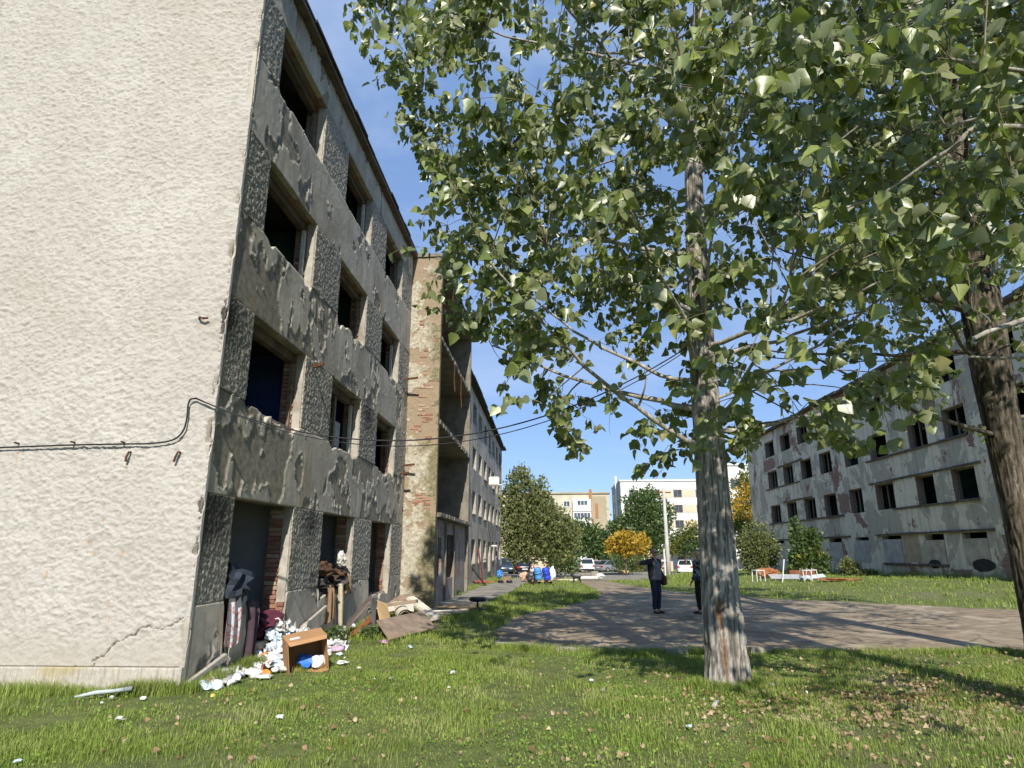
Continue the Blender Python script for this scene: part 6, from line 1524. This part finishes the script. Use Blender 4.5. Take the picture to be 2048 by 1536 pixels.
cloth('hung_cloth', [(p[0]+.1, p[1]-.30, p[2]+1.75), (p[0]+.12, p[1]-.36, p[2]+1.4), (p[0]+.12, p[1]-.36, p[2]+.5)], (.16, 0, 0), M_print, 'red and white cloth tied to the conifer trunk', 'cloth', 4, .03, 7)
p = gnd(999, 1158); put('sack', crumple((.24, .22, .30), seed=104, amp=.25, sub=3), scrapmat('blue2'), (p[0], p[1], p[2]), 0, 'dark blue bag standing by the far wing corner', 'bag')
# small wheeled frame on the path
p = gnd(1010, 1168); TR = empty('hand_trolley', p, .5, 'small broken pram frame on the path near the far wing', 'trolley')
for sx in (-.28, .28):
    for y in (-.18, .18): MB().tube([(sx, y-.02, .11), (sx, y+.02, .11)], .11, 12).build('wheel', M_tyre, TR)
MB().bar((-.28, -.18, .11), (.3, -.18, .45), .03).bar((.28, -.18, .11), (-.3, -.18, .5), .03).bar((-.28, .18, .11), (.3, .18, .45), .03).bar((.3, -.18, .45), (.3, .18, .45), .03).build('frame', plain('pink_frame', (.45, .2, .22), .6), TR)
# leaning pole with red tarp
p = gnd(972, 1172); q = atX(945, 1138, FX+.02)
o = MB().tube([tuple(p), (q[0], q[1], q[2])], .045, 6).build('leaning_pole', M_black); tag(o, 'dark pole leaning from the path against the far wing wall', 'pole')
p = gnd(968, 1166); put('tarpaulin', crumple((.6, .9, .06), seed=105, amp=.4, sub=3), plain('faded_red_tarp', (.42, .13, .08), .8), p, .1, 'faded red tarpaulin crumpled under the leaning pole', 'tarpaulin')
# red leaning board at doorway of the far wing
o = MB().bar((FX+.35, 42.5, float(tz(0, 42))), (FX+.02, 42.5, 2.0), .5, .05).build('leaning_door', plain('maroon_panel', (.22, .05, .04), .8)); tag(o, 'maroon panel leaning at the doorway of the far wing', 'door')
# pale boards on the grass strip
p = gnd(1118, 1161); slab('loose_plank', (p[0]-.6, p[1], p[2]+.02), (1.3, .1, 0), (0, .14, .0), .06, M_foam, 'pale plank on the grass right of the barrels', 'plank')
p = gnd(1148, 1163); slab('loose_plank', (p[0]-.3, p[1], p[2]+.02), (.5, .05, 0), (0, .16, .05), .08, M_foam, 'short pale plank beside the black dog', 'plank')
# road-end barrier: low white painted beam with a block and planter
p, q = gnd(1157, 1158), gnd(1196, 1158)
o = MB().bar((p[0], p[1], p[2]+.10), (q[0], q[1], q[2]+.10), .22, .2).build('concrete_beam', M_whitew, bevel=.03); tag(o, 'low white painted beam lying across the road end', 'beam')
p = gnd(1200, 1157); put('concrete_lump', crumple((.35, .25, .2), seed=106, amp=.25), M_whitew, p, 0, 'white lump at the right end of the painted beam', 'stone')
p = gnd(1191, 1156); o = MB().box(p[0]-.3, p[0]+.3, p[1]+.4, p[1]+.9, p[2]-.1, p[2]+.5).build('concrete_block', M_path, bevel=.03); tag(o, 'square pale block behind the white beam', 'block')
p, q = gnd(1162, 1151), gnd(1236, 1149)
o = MB().bar((p[0], p[1], p[2]+.08), (q[0], q[1], q[2]+.08), .25, .16).build('kerb_beam', M_kerb, bevel=.02); tag(o, 'long grey kerb at the mouth of the car park', 'kerb')
p = gnd(1248, 1149); o = MB().box(p[0]-.55, p[0]+.55, p[1], p[1]+.6, p[2]-.1, p[2]+.38).build('planter', plain('wooden_planter', (.45, .32, .14), .85, .2, 5), bevel=.03); tag(o, 'low wooden planter box at the foot of the green shrub', 'planter')
# dark clothes on a line left of the pole
p = atY(1322, 1120, 66); o = cloth('laundry', [(p[0]-.3, 66, p[2]+.5), (p[0]-.3, 66, p[2]), (p[0]-.3, 66, p[2]-.8)], (.28, 0, 0), M_dark, 'dark garment hanging left of the concrete pole', 'laundry', 4, .04, 9)

# white oddments on the right lawn
fp = gnd(1518, 1163); FR = empty('stool_frame', fp, .35, 'white tubular stool frame on the right lawn by the bush', 'stool')
for sx in (-.27, .27):
    for y in (-.2, .2): MB().bar((sx, y, -.02), (sx*.92, y*.92, .60), .045).build('leg', M_whitew, FR)
MB().bar((-.27, -.2, .6), (.27, -.2, .6), .05).bar((-.27, .2, .6), (.27, .2, .6), .05).bar((-.25, -.2, .6), (-.25, .2, .6), .05).bar((.25, -.2, .6), (.25, .2, .6), .05).build('seat_rail', M_whitew, FR)
p = gnd(1564, 1165); o = MB().bar((p[0], p[1], p[2]-.05), (p[0]+.28, p[1]+.2, p[2]+1.15), .13, .05).build('upright_board', M_whitew); tag(o, 'white board stuck upright in the right lawn', 'board')
p, q = gnd(1552, 1161), gnd(1618, 1162); slab('white_panel', (p[0]-.2, p[1], p[2]+.05), (q-p), (.05, .7, .22), .06, M_whitew, 'long white panel lying on the right lawn', 'panel')
p, q = gnd(1618, 1163), gnd(1662, 1157); slab('white_panel', (p[0]-.2, p[1]+.1, p[2]+.06), (q-p), (.02, .5, .12), .05, plain('pale_blue_panel', (.60, .68, .70), .6), 'pale bluish panel tapering to the right on the lawn', 'panel')
for i, px in enumerate((1614, 1628)):
    p = gnd(px, 1163); CH = empty('chair_frame', p, .2+.3*i, ['white tubular chair frame lying on the panels, left of two', 'white tubular chair frame lying on the panels, right of two'][i], 'chair', 'chair frames on the right lawn')
    for sx in (-.2, .2): MB().tube([(sx, -.1, 0), (sx, -.05, .55), (sx*.9, .2, .62), (sx*.9, .35, .05)], .025, 6).build('side_frame', M_whitew, CH)
    MB().bar((-.2, -.05, .55), (.2, -.05, .55), .04).bar((-.2, -.08, .3), (.2, -.08, .3), .03).build('crossbar', M_whitew, CH)
p = gnd(1606, 1156); o = MB().box(p[0]-.7, p[0]+.7, p[1], p[1]+.5, p[2], p[2]+.42).build('wooden_chest', M_leather, bevel=.03); tag(o, 'low reddish brown wooden box behind the white panels', 'box')
p = gnd(1535, 1157); put('leaf_heap', crumple((.6, .4, .30), seed=107, amp=.4, sub=3), plain('rust_leaf_heap', (.34, .13, .05), .9, .3, 10), p, 0, 'heap of rust brown dead cuttings beside the olive bush', 'heap')
p = gnd(1680, 1162); put('leaf_heap', crumple((1.0, .5, .06), seed=108, amp=.4, sub=3), plain('rust_leaf_heap', (.34, .13, .05), .9), p, 0, 'flat patch of reddish brick dust on the right lawn', 'heap')
# ------------------------------------------------------------------ grass, weeds and leaf litter
def m_grass(name, stops, trans=.3):
    t = NT(name); col = t.ramp(t.attr('rnd'), stops)
    n = t.noise(0.8, 4, .6); col = t.mix(t.ramp(n, [(.45, 0), (.7, .55)]), col, stops[-2][1]); col = t.mix(t.ramp(t.noise(0.6, 5, .65, vec=t.mapping(loc=(5, 2, 0))), [(.52, 0), (.7, .6)]), col, stops[-1][1]); col = t.mix(t.ramp(t.noise(1.1, 5, .65, vec=t.mapping(loc=(1, 8, 0))), [(.52, 0), (.68, .6)]), col, stops[0][1])
    b = t.n('ShaderNodeBsdfPrincipled'); t.set(b.inputs['Base Color'], col); b.inputs['Roughness'].default_value = .6; b.inputs['Specular IOR Level'].default_value = .25
    tr = t.n('ShaderNodeBsdfTranslucent'); t.set(tr.inputs[0], t.mix(.5, col, (.20, .28, .03))); m = t.n('ShaderNodeMixShader'); m.inputs[0].default_value = trans
    t.t.links.new(b.outputs[0], m.inputs[1]); t.t.links.new(tr.outputs[0], m.inputs[2]); t.t.links.new(m.outputs[0], t.out.inputs[0]); return t.m
M_grass = m_grass('grass_blade', [(0, (.10, .15, .025)), (.5, (.25, .34, .06)), (.85, (.36, .43, .10)), (1, (.52, .47, .24))])
M_weedl = m_grass('weed_leaf', [(0, (.10, .19, .025)), (.5, (.20, .34, .045)), (.9, (.28, .42, .07)), (1, (.32, .42, .08))])
def on_lawn(x, y):
    a, b = wob(x, y)
    bad = inpoly(a, b, ROAD) | inpoly(a, b, PATH) | inpoly(a, b, LOT) | ((x < FX+.06) & (y > EY-.08)) | ((x > RX-.1) & (y > RY0) & (y < RY1))
    bad |= (x < -3.5) & (y > TY) & (y < 29.4)
    return ~bad
def visible(x, y):
    q = proj(np.stack([x, y, tz(x, y)], 1)); return (q[:, 2] > .3) & (q[:, 0] > -60) & (q[:, 0] < 2110) & (q[:, 1] < 1600)
def grass(name, n, x0, x1, y0, y1, h, w, seed, label, dens=None, mat=M_grass, tuft=True):
    rng = np.random.default_rng(seed)
    x = rng.uniform(x0, x1, n); y = rng.uniform(y0, y1, n)
    if tuft:
        m = n//3; c = rng.integers(0, max(1, n//60), m); cx = rng.uniform(x0, x1, max(1, n//60)); cy = rng.uniform(y0, y1, max(1, n//60))
        x[:m] = cx[c]+rng.normal(0, .05, m); y[:m] = cy[c]+rng.normal(0, .05, m)
    k = on_lawn(x, y) & visible(x, y)
    d = fbm(x, y, .55, 4, 801)+.5*fbm(x, y, 3.0, 3, 805); d = sstep(.5, .82, d)*.82+.18
    k &= rng.random(n) < d
    x, y = x[k], y[k]; n = len(x); z = tz(x, y)
    hh = rng.uniform(h[0], h[1], n)*(.25+1.5*sstep(.3, .75, fbm(x, y, 1.3, 4, 811))); ww = rng.uniform(w[0], w[1], n)
    az = rng.uniform(0, 6.283, n); lean = rng.uniform(.15, .95, n)*hh; sx, sy = -np.sin(az), np.cos(az); dx, dy = np.cos(az), np.sin(az)
    V = np.zeros((n, 5, 3))
    def setp(i, side, t, zz): V[:, i, 0] = x+sx*side*ww+dx*lean*t; V[:, i, 1] = y+sy*side*ww+dy*lean*t; V[:, i, 2] = z+zz*hh
    setp(0, -1, 0, -.05); setp(1, 1, 0, -.05); setp(2, .75, .35, .62); setp(3, -.75, .35, .62); setp(4, 0, 1.0, .95)
    i = np.arange(n)[:, None]*5
    F = np.concatenate([i+np.array([[0, 1, 2]]), i+np.array([[0, 2, 3]]), i+np.array([[3, 2, 4]])])
    rnd = np.clip(rng.beta(2, 2.3, n)*.9+(rng.random(n) < .05)*.4, 0, 1)
    o = link(name, np_mesh(name, V.reshape(-1, 3), F, {'rnd': np.repeat(rnd, 5)}), mat); return tag(o, label, 'grass', kind='stuff')
grass('grass', 250000, -6.5, 6.5, 2.6, 6.5, (.018, .055), (.0015, .0032), 1, 'short uneven lawn grass in the foreground')
grass('grass', 225000, -9.5, 9, 6.5, 12.6, (.025, .075), (.0022, .0045), 2, 'lawn grass between the end wall and the road')
grass('grass', 60000, -4.6, 2.5, 12.2, 30, (.05, .12), (.004, .008), 3, 'grass strip between the path and the road')
grass('grass', 70000, -4, 26, 19, 45, (.05, .13), (.006, .013), 4, 'sunlit lawn before the right derelict block')
grass('grass', 30000, -6, 26, 45, 75, (.08, .18), (.014, .03), 5, 'far lawn round the utility pole')
# longer grass along the foot of the walls and kerbs
def tall(seed, pts, n, h, label):
    rng = np.random.default_rng(seed); P = np.array(pts); L = rng.random(n)*(len(P)-1); i = L.astype(int); f = (L-i)[:, None]
    c = P[i]*(1-f)+P[i+1]*f+rng.normal(0, .07, (n, 2)); x, y = c[:, 0], c[:, 1]; z = tz(x, y); hh = rng.uniform(.4, 1, n)*h*(.4+1.0*fbm(x, y, 1.6, 3, 820)); ww = rng.uniform(.002, .004, n)
    az = rng.uniform(0, 6.283, n); lean = rng.uniform(.1, .8, n)*hh; sx, sy = -np.sin(az), np.cos(az); V = np.zeros((n, 5, 3))
    for j, (sd_, t_, zz) in enumerate(((-1, 0, -.05), (1, 0, -.05), (.75, .35, .62), (-.75, .35, .62), (0, 1, .95))):
        V[:, j, 0] = x+sx*sd_*ww+np.cos(az)*lean*t_; V[:, j, 1] = y+sy*sd_*ww+np.sin(az)*lean*t_; V[:, j, 2] = z+zz*hh
    k = np.arange(n)[:, None]*5; F = np.concatenate([k+np.array([[0, 1, 2]]), k+np.array([[0, 2, 3]]), k+np.array([[3, 2, 4]])])
    o = link('grass', np_mesh('grass', V.reshape(-1, 3), F, {'rnd': np.repeat(np.clip(rng.beta(2, 2, n), 0, 1), 5)}), M_grass); tag(o, label, 'grass', kind='stuff')
tall(21, [(-9, 8.25), (-7, 8.22), (-5.2, 8.2), (-4.5, 8.4), (-4.45, 9.3), (-4.42, 10.2)], 9000, .22, 'longer grass along the foot of the end wall')
tall(22, [tuple(gnd(*p)[:2]) for p in ((985, 1297), (1100, 1305), (1300, 1309), (1500, 1305), (1800, 1307), (2060, 1306))], 7000, .16, 'longer grass along the near road edge')
tall(23, [tuple(gnd(*p)[:2]) for p in ((870, 1242), (930, 1234), (985, 1208), (1040, 1180))], 3000, .16, 'longer grass along the path edge')
tall(24, [(2.22+.36*math.cos(a), 9.05+.36*math.sin(a)) for a in np.linspace(2.6, 7, 12)], 3500, .17, 'longer grass round the foot of the near poplar')
tall(25, [(RX-.25, 28), (RX-.3, 36), (RX-.3, 44), (RX-.3, 56)], 5000, .5, 'rank grass along the foot of the right block')
# broad-leaved weeds in the lawn
rng = np.random.default_rng(31)
n = 60000; x = rng.uniform(-6, 7, n); y = rng.uniform(3, 12, n)
d = fbm(x, y, .9, 3, 830)
patch = np.exp(-((x-.2)/1.1)**2-((y-6.3)/.9)**2)+np.exp(-((x-2.6)/1.6)**2-((y-8.0)/.7)**2)+.8*np.exp(-((x-1.6)/1.5)**2-((y-11)/.6)**2)
k = on_lawn(x, y) & visible(x, y) & (rng.random(n) < sstep(.58, .75, d)*.35+.8*patch); x, y = x[k], y[k]; n = len(x)
P = np.stack([x, y, tz(x, y)+rng.uniform(.01, .06, n)], 1); az = rng.uniform(0, 6.28, n)
Rm = rot_frames(np.stack([np.cos(az), np.sin(az), rng.uniform(-.1, .8, n)], 1), az+1.57+rng.normal(0, .4, n), rng)
o = link('lawn_weeds', inst_mesh('lawn_weeds', P, Rm, rng.uniform(.014, .034, n), SIMPLE_V, SIMPLE_F, np.clip(rng.beta(2, 2, n), 0, 1)), M_weedl); tag(o, 'bright green broad leaved weeds among the lawn grass', 'weeds', kind='stuff')
# dry fallen leaves: the largest in view one by one, the rest as litter
M_dry = m_grass('dry_leaf', [(0, (.14, .075, .03)), (.45, (.30, .19, .095)), (.85, (.44, .32, .19)), (1, (.50, .40, .27))], .1)
n = 4600; px = np.concatenate([rng.normal(1780, 240, n*5//6), rng.uniform(150, 2048, n-n*5//6)]); py = np.concatenate([rng.normal(1400, 48, n*5//6), rng.uniform(1305, 1536, n-n*5//6)])
pts = np.array([gnd(a, b) for a, b in zip(px, py) if 1306 < b < 1545 and a < 2100]); k = on_lawn(pts[:, 0], pts[:, 1]); pts = pts[k]; n = len(pts)
dens = sstep(.35, .6, fbm(pts[:, 0], pts[:, 1], 1.0, 3, 840)); k = rng.random(n) < .35+.65*dens; pts = pts[k]; n = len(pts)
pts[:, 2] += rng.uniform(.015, .05, n); az = rng.uniform(0, 6.28, n)
Rm = rot_frames(np.stack([np.cos(az), np.sin(az), rng.normal(0, .25, n)], 1), az+1.57+rng.normal(0, .5, n), rng)
S = rng.uniform(.022, .055, n); rnd = rng.random(n); jz = rng.uniform(.5, 3.5, n)
dc = np.linalg.norm(pts-CAM, axis=1); order = np.argsort(-(S/dc)); ind = order[:280]; rest = np.ones(n, bool); rest[ind] = False
o = link('leaf_litter', inst_mesh('leaf_litter', pts[rest], Rm[rest], S[rest], LEAF_V, LEAF_F, rnd[rest], jz[rest]), M_dry); tag(o, 'dry brown leaf litter strewn through the lawn under the poplars', 'leaf litter', kind='stuff')
dry_me = []
for q in range(5):
    tv = LEAF_V.copy(); tv[:, 2] *= .6+.8*q; me = np_mesh('fallen_leaf', tv, LEAF_F, {'rnd': np.full(9, [.1, .3, .5, .75, .95][q])}); me.materials.append(M_dry); dry_me.append(me)
for i in ind:
    lo = bpy.data.objects.new('fallen_leaf', dry_me[int(rnd[i]*4.99)]); COL.objects.link(lo)
    lo.matrix_world = Matrix([[Rm[i][r][c]*S[i] for c in range(3)]+[float(pts[i][r])] for r in range(3)]+[[0, 0, 0, 1]])
    tag(lo, 'dry curled brown leaf lying on the front lawn', 'leaf', 'fallen leaves on the front lawn')
# fallen branch stub in front of the trunk
p = gnd(1432, 1415); o = MB().tube([(p[0]-.05, p[1]-.12, .03), (p[0], p[1], .05), (p[0]+.06, p[1]+.12, .04)], [.03, .028, .02], 7).build('branch_stub', M_bark, smooth=True); tag(o, 'short pale piece of bark lying before the near trunk', 'branch')
